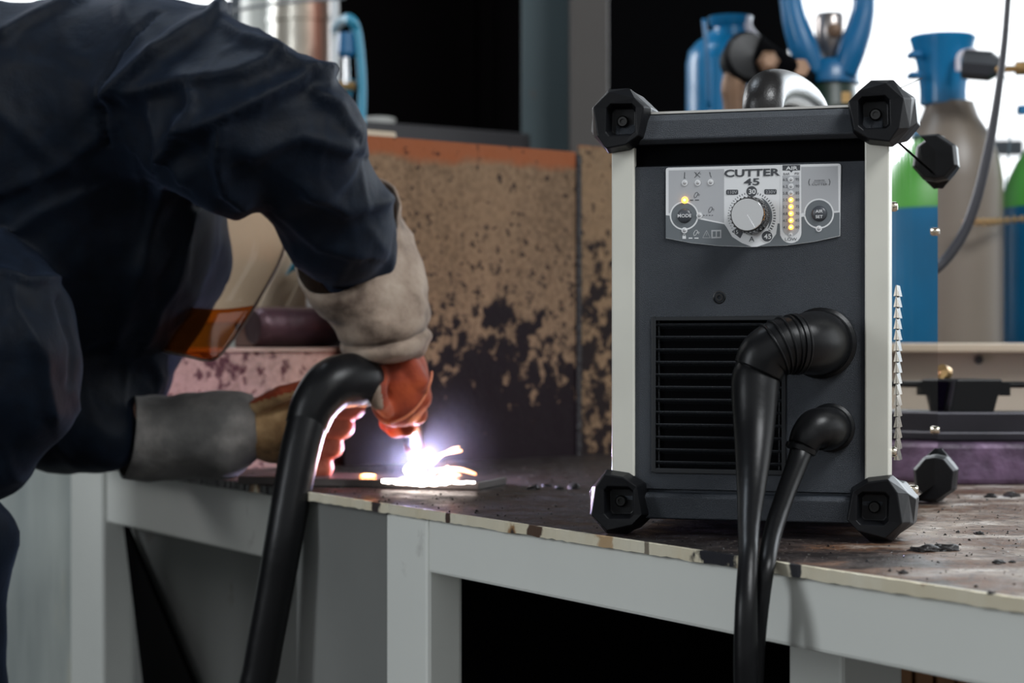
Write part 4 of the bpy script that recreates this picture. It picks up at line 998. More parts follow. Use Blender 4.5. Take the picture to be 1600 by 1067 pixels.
# clear face shield hanging from the head, the arc's amber reflection tinted into its lower half
def gcurve(pts, n): return [Vector(p) for p in cr(pts, n)]
def shield(rows_, name, m, parent, thick=0.002):
    g = [gcurve(r, 6) for r in rows_]; cols = [gcurve([g[i][j] for i in range(len(g))], 5) for j in range(len(g[0]))]
    bm = BM(); sheet(bm, cols); o = wobj(name, bm, m, parent, smooth=True)
    s = o.modifiers.new('solid', 'SOLIDIFY'); s.thickness = thick; return o
def glass(name, c, rough, mixv):
    m = bpy.data.materials.new(name); m.use_nodes = True; nt = m.node_tree; nt.nodes.clear()
    o = nt.nodes.new('ShaderNodeOutputMaterial'); g = nt.nodes.new('ShaderNodeBsdfGlossy'); t = nt.nodes.new('ShaderNodeBsdfTransparent'); mx = nt.nodes.new('ShaderNodeMixShader')
    lw_ = nt.nodes.new('ShaderNodeLayerWeight'); lw_.inputs['Blend'].default_value = 0.25; fr = nt.nodes.new('ShaderNodeMath'); fr.operation = 'POWER'; fr.inputs[1].default_value = 2.0; nt.links.new(lw_.outputs['Facing'], fr.inputs[0])
    f5 = nt.nodes.new('ShaderNodeMath'); f5.operation = 'MULTIPLY'; f5.inputs[1].default_value = 0.5; nt.links.new(fr.outputs[0], f5.inputs[0]); fr = f5
    g.inputs['Roughness'].default_value = rough; g.inputs['Color'].default_value = (1, 1, 1, 1); t.inputs['Color'].default_value = (*c, 1)
    mt = nt.nodes.new('ShaderNodeMath'); mt.operation = 'ADD'; mt.inputs[1].default_value = mixv; nt.links.new(fr.outputs[0], mt.inputs[0])
    nt.links.new(mt.outputs[0], mx.inputs[0]); nt.links.new(t.outputs[0], mx.inputs[1]); nt.links.new(g.outputs[0], mx.inputs[2]); nt.links.new(mx.outputs[0], o.inputs[0]); return m
CLEAR = glass('clear_visor', (0.93, 0.90, 0.87), 0.05, 0.03); AMBER = glass('arc_tinted_visor', (0.72, 0.36, 0.09), 0.16, 0.10)
sh = [[P(352, 312, 2.16), P(405, 318, 2.12), P(452, 322, 2.14)], [P(318, 400, 2.16), P(390, 408, 2.115), P(440, 400, 2.14)], [P(276, 478, 2.16), P(335, 484, 2.115), P(398, 478, 2.12)]]
fsd = shield(sh, 'face_shield', CLEAR, pr)
tag(fsd, 'clear curved face shield with amber lower band')
sh2 = [sh[2], [P(262, 515, 2.15), P(318, 522, 2.11), P(375, 515, 2.11)], [P(252, 548, 2.14), P(325, 563, 2.10), P(345, 552, 2.10)]]
tag(shield(sh2, 'arc_reflection_band', AMBER, fsd), 'amber lower band')
bm = BM(); tube(bm, [P(452, 322, 2.14), P(440, 400, 2.14), P(398, 478, 2.12), P(375, 515, 2.11), P(345, 553, 2.10), P(325, 563, 2.10), P(290, 556, 2.09), P(252, 548, 2.14)], 0.0016, 8, 6)
wobj('shield_rim', bm, mat('brown_grey_rim', (0.20, 0.15, 0.13), 0.4), fsd, smooth=True)

# right gauntlet ------------------------------------------------------
def loft(rings_, name, m, parent, seg=44, n=6, wob=0.002, seed=1, thick=0.0022, cap=False):
    "rings: (centre, a, b) -> soft leather tube"
    par = cr([(*c, *a, *b) for c, a, b in rings_], n); G = []
    for x in par:
        c, a, b = x[:3], x[3:6], x[6:9]
        G.append([c+a*math.cos(2*PI*k/seg)+b*math.sin(2*PI*k/seg) for k in range(seg)])
    G = np.array(G); P_ = G.reshape(-1, 3); C_ = np.repeat(np.array([x[:3] for x in par]), seg, 0)
    N_ = P_-C_; N_ /= np.maximum(np.linalg.norm(N_, axis=1), 1e-6)[:, None]
    P_ = P_+N_*(wav(P_.astype(np.float32), 55, seed)*wob*1.2+wav(P_.astype(np.float32), 130, seed+1)*wob*0.6)[:, None]
    G = P_.reshape(len(par), seg, 3); bm = BM(); bridge(bm, [[Vector(p) for p in r] for r in G], cap, cap)
    o = wobj(name, bm, m, parent, smooth=True)
    if thick: s = o.modifiers.new('solid', 'SOLIDIFY'); s.thickness = thick; s.offset = 1
    return o
def dv(p, q): return Vector(q)-Vector(p)
C0 = P(548, 362, 2.09)
rg = []
def ring(cx, cy, D, ax, ay, rd, tx=0, ty=0):
    "centre pixel; half-axis a in the picture plane (px); half-axis b mostly in depth (m), sheared by (tx, ty) px towards the near side"
    c = P(cx, cy, D); a = P(cx+ax, cy+ay, D)-c; b = P(cx+tx, cy+ty, D-rd)-P(cx, cy, D)
    return (c, a, b)
rg = [ring(547, 368, 2.09, 77, -26, 0.055, -16, 92), ring(553, 392, 2.09, 79, -24, 0.056, -14, 82), ring(572, 440, 2.10, 82, -18, 0.056, -6, 50), ring(590, 480, 2.10, 76, -10, 0.054, 0, 30), ring(597, 508, 2.10, 72, -12, 0.052, 0, 20), ring(600, 523, 2.10, 64, -10, 0.044, 0, 15),
      ring(602, 533, 2.10, 67, -9, 0.051, 0, 15), ring(604, 545, 2.10, 61, -8, 0.048, 0, 13), ring(611, 555, 2.11, 50, -6, 0.038, 0, 8), ring(614, 558, 2.11, 42, -6, 0.032, 0, 6)]
def finger(k0, k1, k2, k3, r0, r1): return [c_(k0, k1, r0, r0*0.97, 0.004), c_(k1, k2, r0*0.97, r1, 0.004), c_(k2, k3, r1, r1*0.9, 0.004)]
hand = [pc(606, 540, 2.11, 40, 618, 575, 2.12, 44, 0.015), pe(624, 598, 2.11, 47, 44, 56, -8, 0.015), pe(622, 628, 2.115, 40, 40, 40, 0, 0.012)]
fr = RP(16.5, 2.1)
for k, (x, y, D) in enumerate(((652, 580, 2.09), (655, 606, 2.105), (648, 630, 2.12), (634, 650, 2.135))):
    hand += finger(P(x-18, y-18, D), P(x+2, y+16, D+0.004), P(x-16, y+36-5*k, D+0.022), P(x-30, y+26-5*k, D+0.040), fr, fr*0.86)
hand += finger(P(592, 585, 2.08), P(588, 610, 2.065), P(594, 628, 2.068), P(604, 642, 2.085), fr*0.95, fr*0.82)
Vh, Fh = surface_nets(lambda p: union(p, hand, 0.006), tuple(P(520, 720, 2.1)-Vector((0, 0.10, 0))), tuple(P(700, 500, 2.1)+Vector((0, 0.13, 0))), 0.0022)
Vh = relax(Vh, Fh, 2); Nh = normals_of(Vh, Fh); Vh = Vh+Nh*(wav(Vh, 150, 8)*0.0009+wav(Vh, 60, 9)*0.0016)[:, None]
rgl = np_obj('glove', Vh.astype(float), Fh, [ORANGE, BEIGE], pr); tag(rgl, 'orange leather glove on the right hand, beige gauntlet')
for p in rgl.data.polygons:
    q = pr.matrix_world @ p.center if False else p.center+Vector(pr.location); x = 800+FPX*q.x/q.y; y = HY+FPX*(CZ-q.z)/q.y
    if x < 588+0.15*(y-560) and y < 640: p.material_index = 1
tag(loft(rg, 'gauntlet_cuff', BEIGE, rgl, wob=0.0042, seed=4), 'beige suede gauntlet cuff')
# seams along the finger side
bm = BM(); sd_ = [P(672, 560, 2.065), P(674, 590, 2.06), P(660, 625, 2.06), P(636, 650, 2.06), P(604, 664, 2.06)]
sv = []
for q in cr([tuple(p) for p in sd_], 10):
    # drop each seam point onto the glove surface along the view
    d = (Vector(q)-Vector((0, 0, CZ))).normalized(); best = None
    A = Vh-np.array((0, 0, CZ)); t = A@np.array(d); m_ = np.linalg.norm(A-t[:, None]*np.array(d), axis=1) < 0.0035
    if m_.any(): sv.append(Vector((0, 0, CZ))+d*(t[m_].min()+0.0002))
if len(sv) > 3: tube(bm, sv[::2], 0.0013, 8, 3); wobj('seam', bm, mat('orange_thread', (0.62, 0.20, 0.10), 0.6), rgl, smooth=True)
else: bm.free()

# left gauntlet and hand ----------------------------------------------
rg = [ring(200, 682, 2.14, -8, 64, 0.046, 10, 4), ring(216, 684, 2.145, -5, 65, 0.046, 8, 3), ring(250, 685, 2.15, -2, 65, 0.046, 8, 2), ring(310, 682, 2.15, 0, 64, 0.046, 0, 0), ring(350, 680, 2.15, 2, 64, 0.045, 0, 0), ring(382, 672, 2.155, 4, 56, 0.041, 0, 0), ring(398, 668, 2.16, 4, 50, 0.036, 0, 0)]
lh = [pc(385, 668, 2.16, 46, 430, 668, 2.16, 50, 0.015), pe(450, 672, 2.16, 58, 36, 50, 0, 0.015)]
fr = RP(17, 2.15)
for k in range(4):
    x, y = 553-16*k, 624+31*k; D = 2.125+0.004*k
    lh += finger(P(474-6*k, 630+20*k, 2.17), P(x-10, y-8, 2.17), P(x-2, y+12, D), P(x-44, y+18, D-0.012), fr*1.18, fr*1.08)
lh += finger(P(400, 636, 2.13), P(440, 616, 2.12), P(485, 600, 2.12), P(520, 592, 2.13), RP(13, 2.13), RP(10, 2.13))
Vl, Fl = surface_nets(lambda p: union(p, lh, 0.006), tuple(P(330, 760, 2.15)-Vector((0, 0.10, 0))), tuple(P(600, 560, 2.15)+Vector((0, 0.12, 0))), 0.0022)
Vl = relax(Vl, Fl, 2); Nl = normals_of(Vl, Fl); Vl = Vl+Nl*(wav(Vl, 150, 18)*0.0009+wav(Vl, 60, 19)*0.0014)[:, None]
lgl = np_obj('glove', Vl.astype(float), Fl, [TAN, RED, ORANGE], pr); tag(lgl, 'stained tan and red glove on the left hand')
for p in lgl.data.polygons:
    q = p.center+Vector(pr.location); x = 800+FPX*q.x/q.y; y = HY+FPX*(CZ-q.z)/q.y
    if x > 482: p.material_index = 1
    if y < 633-(x-385)*0.30: p.material_index = 2
tag(loft(rg, 'gauntlet_cuff', GREYCUFF, lgl, wob=0.0038, seed=9), 'sooty grey suede gauntlet cuff')

# ------------------------------------------------------------------ torch held in the gloves, with its hose
to = thing('cutting_torch', 'black cutting torch in the gloved right hand with thick hose hanging down', 'torch', P(600, 620, 2.09))
bm = BM(); q = [P(640, 652, 2.13), P(620, 625, 2.12), P(588, 606, 2.10), P(556, 594, 2.07)]
tube(bm, q, [0.014, 0.017, 0.019, 0.022], 28, 8); wobj('torch_handle', bm, BLK, to, smooth=True)
bm = BM(); q = [P(572, 600, 2.08), P(552, 594, 2.065), P(518, 602, 2.045), P(492, 632, 2.035), P(478, 668, 2.03)]
tube(bm, q, [0.0255, 0.0285, 0.0275, 0.0245, 0.0220], 32, 8)
bt_ = wobj('rubber_boot', bm, RUB, to, smooth=True)
bm = BM(); q = [P(482, 655, 2.03), P(470, 700, 2.02), P(458, 760, 2.01), P(444, 840, 2.0), P(428, 930, 2.0), P(408, 1040, 2.0), P(396, 1130, 2.0), P(385, 1500, 2.0)]
tube(bm, q, [0.0210, 0.0205, 0.0198, 0.0192, 0.0188, 0.0185, 0.0185, 0.0185], 28, 8); wobj('hose', bm, RUB, to, smooth=True)
bm = BM(); q = [P(505, 628, 2.012), P(500, 645, 2.012), P(497, 660, 2.014)]
NZ = P(648, 716, 2.225)
bm = BM(); q = [P(636, 648, 2.13), P(645, 668, 2.17), NZ+Vector((0, 0, 0.018))]
tube(bm, q, [0.013, 0.011, 0.0105], 24, 6); wobj('torch_head', bm, BLK, to, smooth=True)
bm = BM(); lathe(bm, NZ+Vector((0, 0, 0.018)), (0, 0, -1), [(0, 0.006), (0, 0.0118), (0.010, 0.0118), (0.014, 0.0075), (0.020, 0.0045), (0.020, 0.001)], 28)
tag(wobj('nozzle', bm, mat('copper_nozzle', (0.16, 0.08, 0.055), 0.5, 0.7), to, smooth=True, angle=40), 'copper nozzle')

# ------------------------------------------------------------------ workpiece, arc, sparks
WZ = T+0.0085
AR = P(648, 744, 2.235); AR.z = WZ
dE = Vector((ed.x, ed.y, 0))
pa = ontable(372, 757, 0.0); pb = ontable(748, 766, 0.0)
wd = (pb-pa); wd.z = 0; wn = Vector((-wd.y, wd.x, 0)).normalized()
if wn.y < 0: wn = -wn
bm = BM(); bridge(bm, [[Vector((p.x, p.y, z)) for p in (pa, pb, pb+wn*0.09, pa+wn*0.09)] for z in (T+0.0004, WZ)])
m = mat('bare_steel_plate', (0.10, 0.085, 0.08), 0.4, 0.6, bump=0.15, bscale=50, var=0.4)
tag(obj('steel_workpiece', bm, m, bevel=0.0008), 'flat steel plate being cut, lying under the glowing arc', 'steel plate')
arc = AR+Vector((0, 0, 0.004))
EM_W = mat('arc_plasma', (1, 1, 1), 0.5, emit=(0.86, 0.90, 1.0), es=60)
EM_O = mat('spark_orange', (1, 0.5, 0.2), 0.5, emit=(1.0, 0.42, 0.18), es=2.0)
EM_M = mat('molten_edge', (1, 0.9, 0.8), 0.5, emit=(1.0, 0.86, 0.78), es=9)
ap = thing('plasma_arc', 'white-blue plasma arc under the torch nozzle with glowing cut', 'plasma arc', AR)
bm = BM(); lathe(bm, NZ+Vector((0, 0, -0.002)), (AR-NZ), [(0, 0.0001), (0.001, 0.0035), (0.006, 0.0065), (0.014, 0.0085), ((AR-NZ).length-0.006, 0.0075), ((AR-NZ).length-0.002, 0.012), ((AR-NZ).length+0.001, 0.0001)], 24)
wobj('arc_column', bm, EM_W, ap, smooth=True)
# glowing cut along the plate's near edge
ca, cb_ = ontable(596, 752, 0.0085), ontable(742, 754, 0.0085)
bm = BM(); pts = []; n = 26; rr = random.Random(5)
for i in range(n+1):
    t_ = i/n; p = ca.lerp(cb_, t_); w_ = 0.0008+0.0042*math.exp(-((t_-0.42)/0.33)**2); pts.append((p+Vector((0, rr.uniform(-.001, .001), rr.uniform(-0.0004, 0.0006))), w_*rr.uniform(0.8, 1.2)))
tube(bm, [p for p, _ in pts], [w for _, w in pts], 10, 2, squash=1.0); tag(wobj('molten_cut', bm, EM_M, ap, smooth=True), 'white hot molten cut line')
bm = BM(); e1 = E((ontable(645, 792).xy-e0).dot(ed), -0.0012, T-0.003)
lathe(bm, e1, (0, -1, 0), [(0, 0.0001), (0, 0.004), (0.0008, 0.003), (0.001, 0.0001)], 16)
bm.free()
def spark(pts, r, m, label):
    bm = BM(); q = [P(x, y, D) for x, y, D in pts]; tube(bm, q, [r]*(len(q)-1)+[r*0.6], 8, 6)
    tag(obj('spark', bm, m, smooth=True), label, 'spark', 'orange sparks thrown off the cut')
D0 = 2.24
for pts, r, lb in (([(678, 722, D0), (684, 714, D0), (696, 708, D0), (712, 705, D0), (722, 704, D0)], 0.0018, 'upper curling orange spark right of the arc'),
                   ([(675, 726, D0), (690, 712, D0), (705, 702, D0), (718, 698, D0)], 0.0011, 'thin orange spark highest above the cut'),
                   ([(680, 736, D0), (700, 733, D0), (722, 734, D0), (744, 741, D0)], 0.0022, 'long orange spark arching right to its tip'),
                   ([(690, 742, D0), (708, 741, D0), (722, 746, D0), (738, 751, D0)], 0.0020, 'low orange spark dropping to the plate at right'),
                   ([(668, 722, D0), (674, 732, D0), (678, 741, D0)], 0.0014, 'short orange spark next to the arc'),
                   ([(699, 728, D0), (700, 738, D0), (698, 746, D0)], 0.0014, 'short upright orange spark in the middle'),
                   ([(590, 756, 2.14), (578, 755, 2.14), (562, 754, 2.14), (548, 751, 2.14)], 0.0012, 'fine orange spark trail left of the arc'),
                   ([(572, 757, 2.14), (560, 762, 2.14), (546, 765, 2.14), (536, 762, 2.14)], 0.0016, 'lowest orange spark at the left near the hose')):
    spark(pts, r, EM_O, lb)
spark_light('arc_light', arc+Vector((0.004, -0.016, 0.010)), 4.2, (0.60, 0.58, 1.0), 0.006)
spark_light('ember_light', P(575, 752, 2.16)+Vector((0, 0, 0.006)), 0.45, (1.0, 0.32, 0.10), 0.01)
spark_light('cut_glow_light', P(700, 745, 2.2)+Vector((0, -0.01, 0.01)), 0.5, (1.0, 0.42, 0.2), 0.01)
# thin fume about the arc, added to carry its bloom
fm = bpy.data.materials.new('arc_glow_fume'); fm.use_nodes = True; nt = fm.node_tree; nt.nodes.clear()
o_ = nt.nodes.new('ShaderNodeOutputMaterial'); vs_ = nt.nodes.new('ShaderNodeVolumeScatter'); vs_.inputs['Color'].default_value = (0.9, 0.92, 1, 1); vs_.inputs['Anisotropy'].default_value = 0.2
tcn = nt.nodes.new('ShaderNodeTexCoord'); nn = nt.nodes.new('ShaderNodeTexNoise'); nn.inputs['Scale'].default_value = 18; nn.inputs['Detail'].default_value = 3
ln = nt.nodes.new('ShaderNodeVectorMath'); ln.operation = 'LENGTH'; mr = nt.nodes.new('ShaderNodeMapRange')
mr.inputs['From Min'].default_value = 0.0; mr.inputs['From Max'].default_value = 0.105; mr.inputs['To Min'].default_value = 1; mr.inputs['To Max'].default_value = 0
pw_ = nt.nodes.new('ShaderNodeMath'); pw_.operation = 'POWER'; pw_.inputs[1].default_value = 2.2
ml = nt.nodes.new('ShaderNodeMath'); ml.operation = 'MULTIPLY'; m2 = nt.nodes.new('ShaderNodeMath'); m2.operation = 'MULTIPLY'; m2.inputs[1].default_value = 2.4
nt.links.new(tcn.outputs['Object'], nn.inputs['Vector']); nt.links.new(tcn.outputs['Object'], ln.inputs[0]); nt.links.new(ln.outputs['Value'], mr.inputs['Value'])
nt.links.new(mr.outputs[0], pw_.inputs[0]); nt.links.new(pw_.outputs[0], ml.inputs[0]); nt.links.new(nn.outputs['Fac'], ml.inputs[1]); nt.links.new(ml.outputs[0], m2.inputs[0]); nt.links.new(m2.outputs[0], vs_.inputs['Density'])
nt.links.new(vs_.outputs[0], o_.inputs['Volume'])
bm = BM(); bmesh.ops.create_uvsphere(bm, u_segments=24, v_segments=16, radius=0.105)
fo = obj('fume', bm, fm); fo.location = arc+Vector((0.01, 0.0, 0.02)); tag(fo, 'thin bluish fume added for the glow around the arc', 'fume', None, 'stuff')

# ------------------------------------------------------------------ slag and grit
SLAG = mat('slag_black', (0.022, 0.02, 0.02), 0.45, 0.2, bump=0.8, bscale=150, var=0.5, vscale=60)
def lump(px, py, r, flat, label, seed):
    rr = random.Random(seed); bm = BM(); bmesh.ops.create_icosphere(bm, subdivisions=3, radius=1)
    c = ontable(px, py); R = RP(r, c.y); ph = [rr.uniform(0, 6) for _ in range(6)]
    for v_ in bm.verts:
        p = v_.co; k = 1+0.28*math.sin(3*p.x+ph[0])*math.sin(4*p.y+ph[1])+0.18*math.sin(7*p.z+ph[2]+5*p.x)+0.08*math.sin(13*p.y+ph[3]+9*p.z)
        v_.co = Vector((p.x*R*k*1.3, p.y*R*k, max(-0.3, p.z)*R*k*flat))
    bmesh.ops.translate(bm, verts=bm.verts, vec=(0, 0, 0.3*R*flat*0.6))
    o = obj('slag_lump', bm, SLAG, smooth=True); o.location = c; o.rotation_euler.z = rr.uniform(0, 3)
    tag(o, label, 'slag', 'slag lumps on the bench')
lumps = [(833, 764, 8, .7, 'dark slag lump at the left of the row between arc and machine'), (855, 760, 6, .7, 'small slag crumb beside the leftmost dark lump of the row'), (874, 765, 6, .7, 'small slag crumb in the middle of the row'),
         (897, 763, 9, .8, 'dark slag lump nearest the black front-left bumper'), (1448, 861, 20, .35, 'flat slag flake right of the front-right bumper'), (1476, 860, 15, .55, 'glinting slag lump beside the flat flake'),
         (1530, 835, 6, .7, 'small black crumb behind the flat flake'), (1497, 832, 3, .8, 'tiny black crumb left of the small black one'), (1548, 777, 9, .6, 'rough slag lump before the purple bar'), (1580, 776, 11, .6, 'rough dark slag lump at the end of the purple bar'),
         (1560, 880, 9, .5, 'black crumb cluster lump close to the right end of the edge'), (1582, 879, 5, .6, 'small crumb beside the crumb cluster'), (1411, 896, 6, .7, 'round reddish crumb near the cream edge'), (1549, 928, 5, .7, 'crumb lying on the cream edge at right')]
for i, q in enumerate(lumps): lump(*q[:4], q[4], 20+i)
rr = random.Random(11); bm = BM(); cnt = 0
while cnt < 3500:
    s_, n_ = rr.uniform(-0.75, 1.05), rr.uniform(0.004, 0.62)
    p = E(s_, n_, T); r_ = rr.choice([0.0005, 0.0006, 0.0008, 0.0011, 0.0016])*rr.uniform(0.7, 1.1)
    lx = (p-MO).dot(U); ly = (p-MO).dot(V)
    if -0.01 < lx < MW+0.01 and -0.01 < ly < MD: 
        if rr.random() < 0.9: continue
    vs_ = [bm.verts.new(p+Vector((rr.uniform(-1, 1), rr.uniform(-1, 1), 0)).normalized()*r_*rr.uniform(.8, 1.4)) for _ in range(3)]+[bm.verts.new(p+Vector((0, 0, r_*rr.uniform(0.6, 1.3))))]
    a, b, c, d = vs_
    for f_ in ((a, b, d), (b, c, d), (c, a, d)): bm.faces.new(f_)
    cnt += 1
tag(obj('grit', bm, SLAG), 'fine black grit scattered over the bench top', 'grit', None, 'stuff')
# ------------------------------------------------------------------ gas cylinders and fittings behind the machine
def ring_at(px, py, D): return P(px, py, D)
# small blue cylinder, left of the window
D = 3.3; g = thing('gas_cylinder', 'small glossy blue gas cylinder with neck collar before the dark cabinet', 'gas cylinder', (P(1128, 0, D).x, D, 0))
cx = P(1130, 0, D).x; R = RP(58, D); zz = lambda py, D=D: CZ-(py-HY)/FPX*D
bm = BM(); lathe(bm, (cx, D, 0), (0, 0, 1), [(0, R*0.9), (0.01, R), (zz(100), R), (zz(80), R*0.93), (zz(66), R*0.72), (zz(56), R*0.45), (zz(50), R*0.42), (zz(50), 0.001)], 48)
wobj('shell', bm, BLUE, g, smooth=True, angle=50)
bm = BM(); lathe(bm, (cx+0.012, D, 0), (0, 0, 1), [(zz(60), R*0.3), (zz(58), R*0.52), (zz(44), R*0.46), (zz(38), R*0.56), (zz(27), R*0.60), (zz(27), R*0.40), (zz(44), R*0.34)], 36)
wobj('collar', bm, BLUE, g, smooth=True, angle=40)
bm = BM(); tube(bm, [P(1100, 30, D-0.07), P(1104, 80, D-0.075), P(1108, 170, D-0.07)], 0.004, 10, 6); wobj('weld_strip', bm, DBLUE, g, smooth=True)
bm = BM(); c = P(1172, 58, D-0.02); tube(bm, [P(1166, 26, D-0.02), P(1170, 44, D-0.02), P(1180, 62, D-0.02), P(1186, 74, D-0.02)], [0.008, 0.007, 0.010, 0.007], 12, 6)
tag(wobj('cap_clip', bm, PALEPLASTIC, g, smooth=True), 'pale lilac plastic clip')
# regulators in front of the cylinders
D = 3.0; g = thing('pressure_regulator', 'black and brass gas regulator hanging before the small blue cylinder', 'regulator', P(1165, 120, D))
bm = BM(); lathe(bm, P(1166, 92, D), (0.25, -1, 0.1), [(-0.03, 0.0001), (-0.03, 0.032), (0.01, 0.040), (0.020, 0.034), (0.024, 0.0001)], 32); wobj('dial_housing', bm, BLK, g, smooth=True, angle=40)
bm = BM(); tube(bm, [P(1180, 84, D), P(1205, 92, D), P(1232, 106, D), P(1262, 122, 3.1)], [0.030, 0.020, 0.018, 0.014], 20, 6); wobj('body', bm, DARK, g, smooth=True)
bm = BM(); lathe(bm, P(1198, 98, D-0.02), (0.2, -1, 0.1), [(0, 0.0001), (0, 0.017), (0.012, 0.017), (0.016, 0.010), (0.016, 0.0001)], 6); wobj('brass_nut', bm, BRONZE, g)
bm = BM(); lathe(bm, P(1248, 108, D-0.0), (0.2, -1, 0.1), [(0, 0.0001), (0, 0.014), (0.012, 0.014), (0.012, 0.0001)], 6); wobj('brass_nut', bm, BRONZE, g)
bm = BM(); tube(bm, [P(1150, 118, D), P(1146, 140, D), P(1148, 175, D), P(1150, 300, D)], [0.019, 0.019, 0.017, 0.016], 20, 6); wobj('bronze_stem', bm, BRONZE, g, smooth=True)
# tall cylinder with the blue handle guard, in front of the window
D = 3.15; g = thing('gas_cylinder', 'dark green gas cylinder with two-armed blue handle guard before the bright window', 'gas cylinder', (P(1295, 0, D).x, D, 0))
cx = P(1293, 0, D).x; zz = lambda py: CZ-(py-HY)/FPX*3.15; R = RP(50, D)
bm = BM(); lathe(bm, (cx, D, 0), (0, 0, 1), [(0, R*1.5), (0.01, R*1.6), (zz(300), R*1.6), (zz(215), R*1.35), (zz(165), R*0.98), (zz(128), R*0.88), (zz(128), 0.001)], 48); wobj('shell', bm, GREENBLK, g, smooth=True, angle=50)
bm = BM(); lathe(bm, (cx, D, 0), (0, 0, 1), [(zz(135), R*0.7), (zz(132), R*1.02), (zz(112), R*1.02), (zz(96), R*0.82), (zz(96), R*0.62), (zz(132), R*0.62)], 40)
gd = wobj('handle_guard', bm, DBLUE, g, smooth=True, angle=40)
for pts in ([(1272, 118), (1258, 80), (1244, 40), (1236, 0), (1232, -50), (1262, -95), (1295, -108)], [(1318, 118), (1330, 80), (1344, 40), (1350, 5), (1346, -50), (1325, -95), (1290, -108)]):
    bm = BM(); q = [P(x, y, D-0.03) for x, y in pts]; tube(bm, q, [0.019, 0.0225, 0.0205, 0.018, 0.018, 0.018, 0.018], 24, 8); wobj('guard_arm', bm, DBLUE, gd, smooth=True)
bm = BM(); lathe(bm, P(1297, 112, D), (0, 0, 1), [(0, 0.012), (0.008, 0.014), (0.028, 0.014), (0.034, 0.019), (0.050, 0.023), (0.085, 0.024), (0.092, 0.020), (0.092, 0.001)], 28)
vv_ = wobj('valve', bm, mat('nickel_valve', (0.36, 0.32, 0.30), 0.28, 0.7, var=0.3), g, smooth=True, angle=40)
bm = BM(); lathe(bm, P(1303, 48, D-0.02), (0, -1, 0), [(0, 0.0001), (0, 0.011), (0.006, 0.011), (0.008, 0.006), (0.008, 0.0001)], 24); tag(wobj('outlet', bm, BRONZE, vv_, smooth=True, angle=40), 'bronze valve outlet')
bm = BM(); box(bm, P(1322, 152, D-0.075), (0.014, 0.004, 0.016)); tag(wobj('label_plate', bm, BRASS, g), 'small yellow plate')
# weathered grey cylinder with blue cap
D = 2.95; g = thing('gas_cylinder', 'weathered grey-brown gas cylinder with blue valve guard right of the machine', 'gas cylinder', (P(1487, 0, D).x, D, 0))
cx = P(1484, 0, D).x; zz = lambda py: CZ-(py-HY)/FPX*2.95; R = RP(82, D)
bm = BM(); lathe(bm, (cx, D, 0), (0, 0, 1), [(0, R*0.95), (0.01, R), (zz(285), R), (zz(248), R*0.93), (zz(212), R*0.76), (zz(184), R*0.55), (zz(166), R*0.47), (zz(160), R*0.45), (zz(160), 0.001)], 56); wobj('shell', bm, GREYCYL, g, smooth=True, angle=60)
bm = BM(); cc = cx-0.010
lathe(bm, (cc, D, 0), (0, 0, 1), [(zz(165), RP(30, D)), (zz(163), RP(36, D)), (zz(140), RP(36, D)), (zz(100), RP(41, D)), (zz(66), RP(50, D)), (zz(60), RP(52, D)), (zz(57), RP(50, D)), (zz(57), RP(44, D)), (zz(140), RP(32, D))], 44)
gd = wobj('valve_guard', bm, BLUE, g, smooth=True, angle=40)
for z_ in (86, 118): 
    bm = BM(); box(bm, P(1428, z_, D-0.03), (0.016, 0.03, 0.008)); wobj('guard_lip', bm, DBLUE, gd, bevel=0.002)
bm = BM(); tube(bm, [P(1497, 112, D-0.055), P(1497, 92, D-0.055), P(1504, 82, D-0.055), P(1524, 78, D-0.055)], 0.004, 10, 6); tag(wobj('edge_trim', bm, PALEPLASTIC, gd, smooth=True), 'pale rounded trim')
# grey hexagonal coupling screwed into it
D2 = 2.85; g = thing('gas_coupling', 'dark grey hexagonal coupling with brass pipe at the blue valve guard', 'coupling', P(1530, 105, D2))
bm = BM(); lathe(bm, P(1503, 100, D2), (1, -0.25, -0.12), [(0, 0.0001), (0, 0.019), (0.004, 0.022), (0.040, 0.022), (0.052, 0.014), (0.060, 0.011), (0.060, 0.0001)], 8); wobj('hex_body', bm, DGREY, g, bevel=0.0015)
bm = BM(); tube(bm, [P(1556, 108, D2-0.02), P(1575, 108, D2-0.03), P(1640, 106, D2-0.05)], [0.006, 0.005, 0.005], 14, 4); lathe(bm, P(1586, 107, D2-0.03), (1, -0.2, 0), [(0, 0.0001), (0, 0.010), (0.03, 0.010), (0.03, 0.0001)], 8); wobj('brass_pipe', bm, BRASS, g, smooth=True, angle=40)
# big blue cylinder at the right edge and a green-shouldered one beyond it
D = 3.1; g = thing('gas_cylinder', 'large blue gas cylinder with green shoulder, cut off by the right edge', 'gas cylinder', (0.88, D, 0))
cx = 0.885; zz = lambda py: CZ-(py-HY)/FPX*3.1; R = 0.118
bm = BM(); lathe(bm, (cx, D, 0), (0, 0, 1), [(0, R*0.95), (0.01, R), (zz(326), R), (zz(325), 0.001)], 56); wobj('shell', bm, BLUE, g, smooth=True, angle=60)
bm = BM(); lathe(bm, (cx, D, 0), (0, 0, 1), [(zz(326), R*0.9), (zz(325.5), R), (zz(300), R*0.97), (zz(276), R*0.90), (zz(252), R*0.80), (zz(228), R*0.66), (zz(208), R*0.5), (zz(208), 0.001)], 56); tag(wobj('shoulder', bm, GREEN, g, smooth=True, angle=60), 'green painted shoulder')
bm = BM(); box(bm, P(1597, 172, D), (0.012, 0.02, 0.014)); tube(bm, [P(1597, 172, D), P(1680, 170, D)], 0.006, 12, 2); tag(wobj('valve_key', bm, BLUE, g), 'blue valve key')
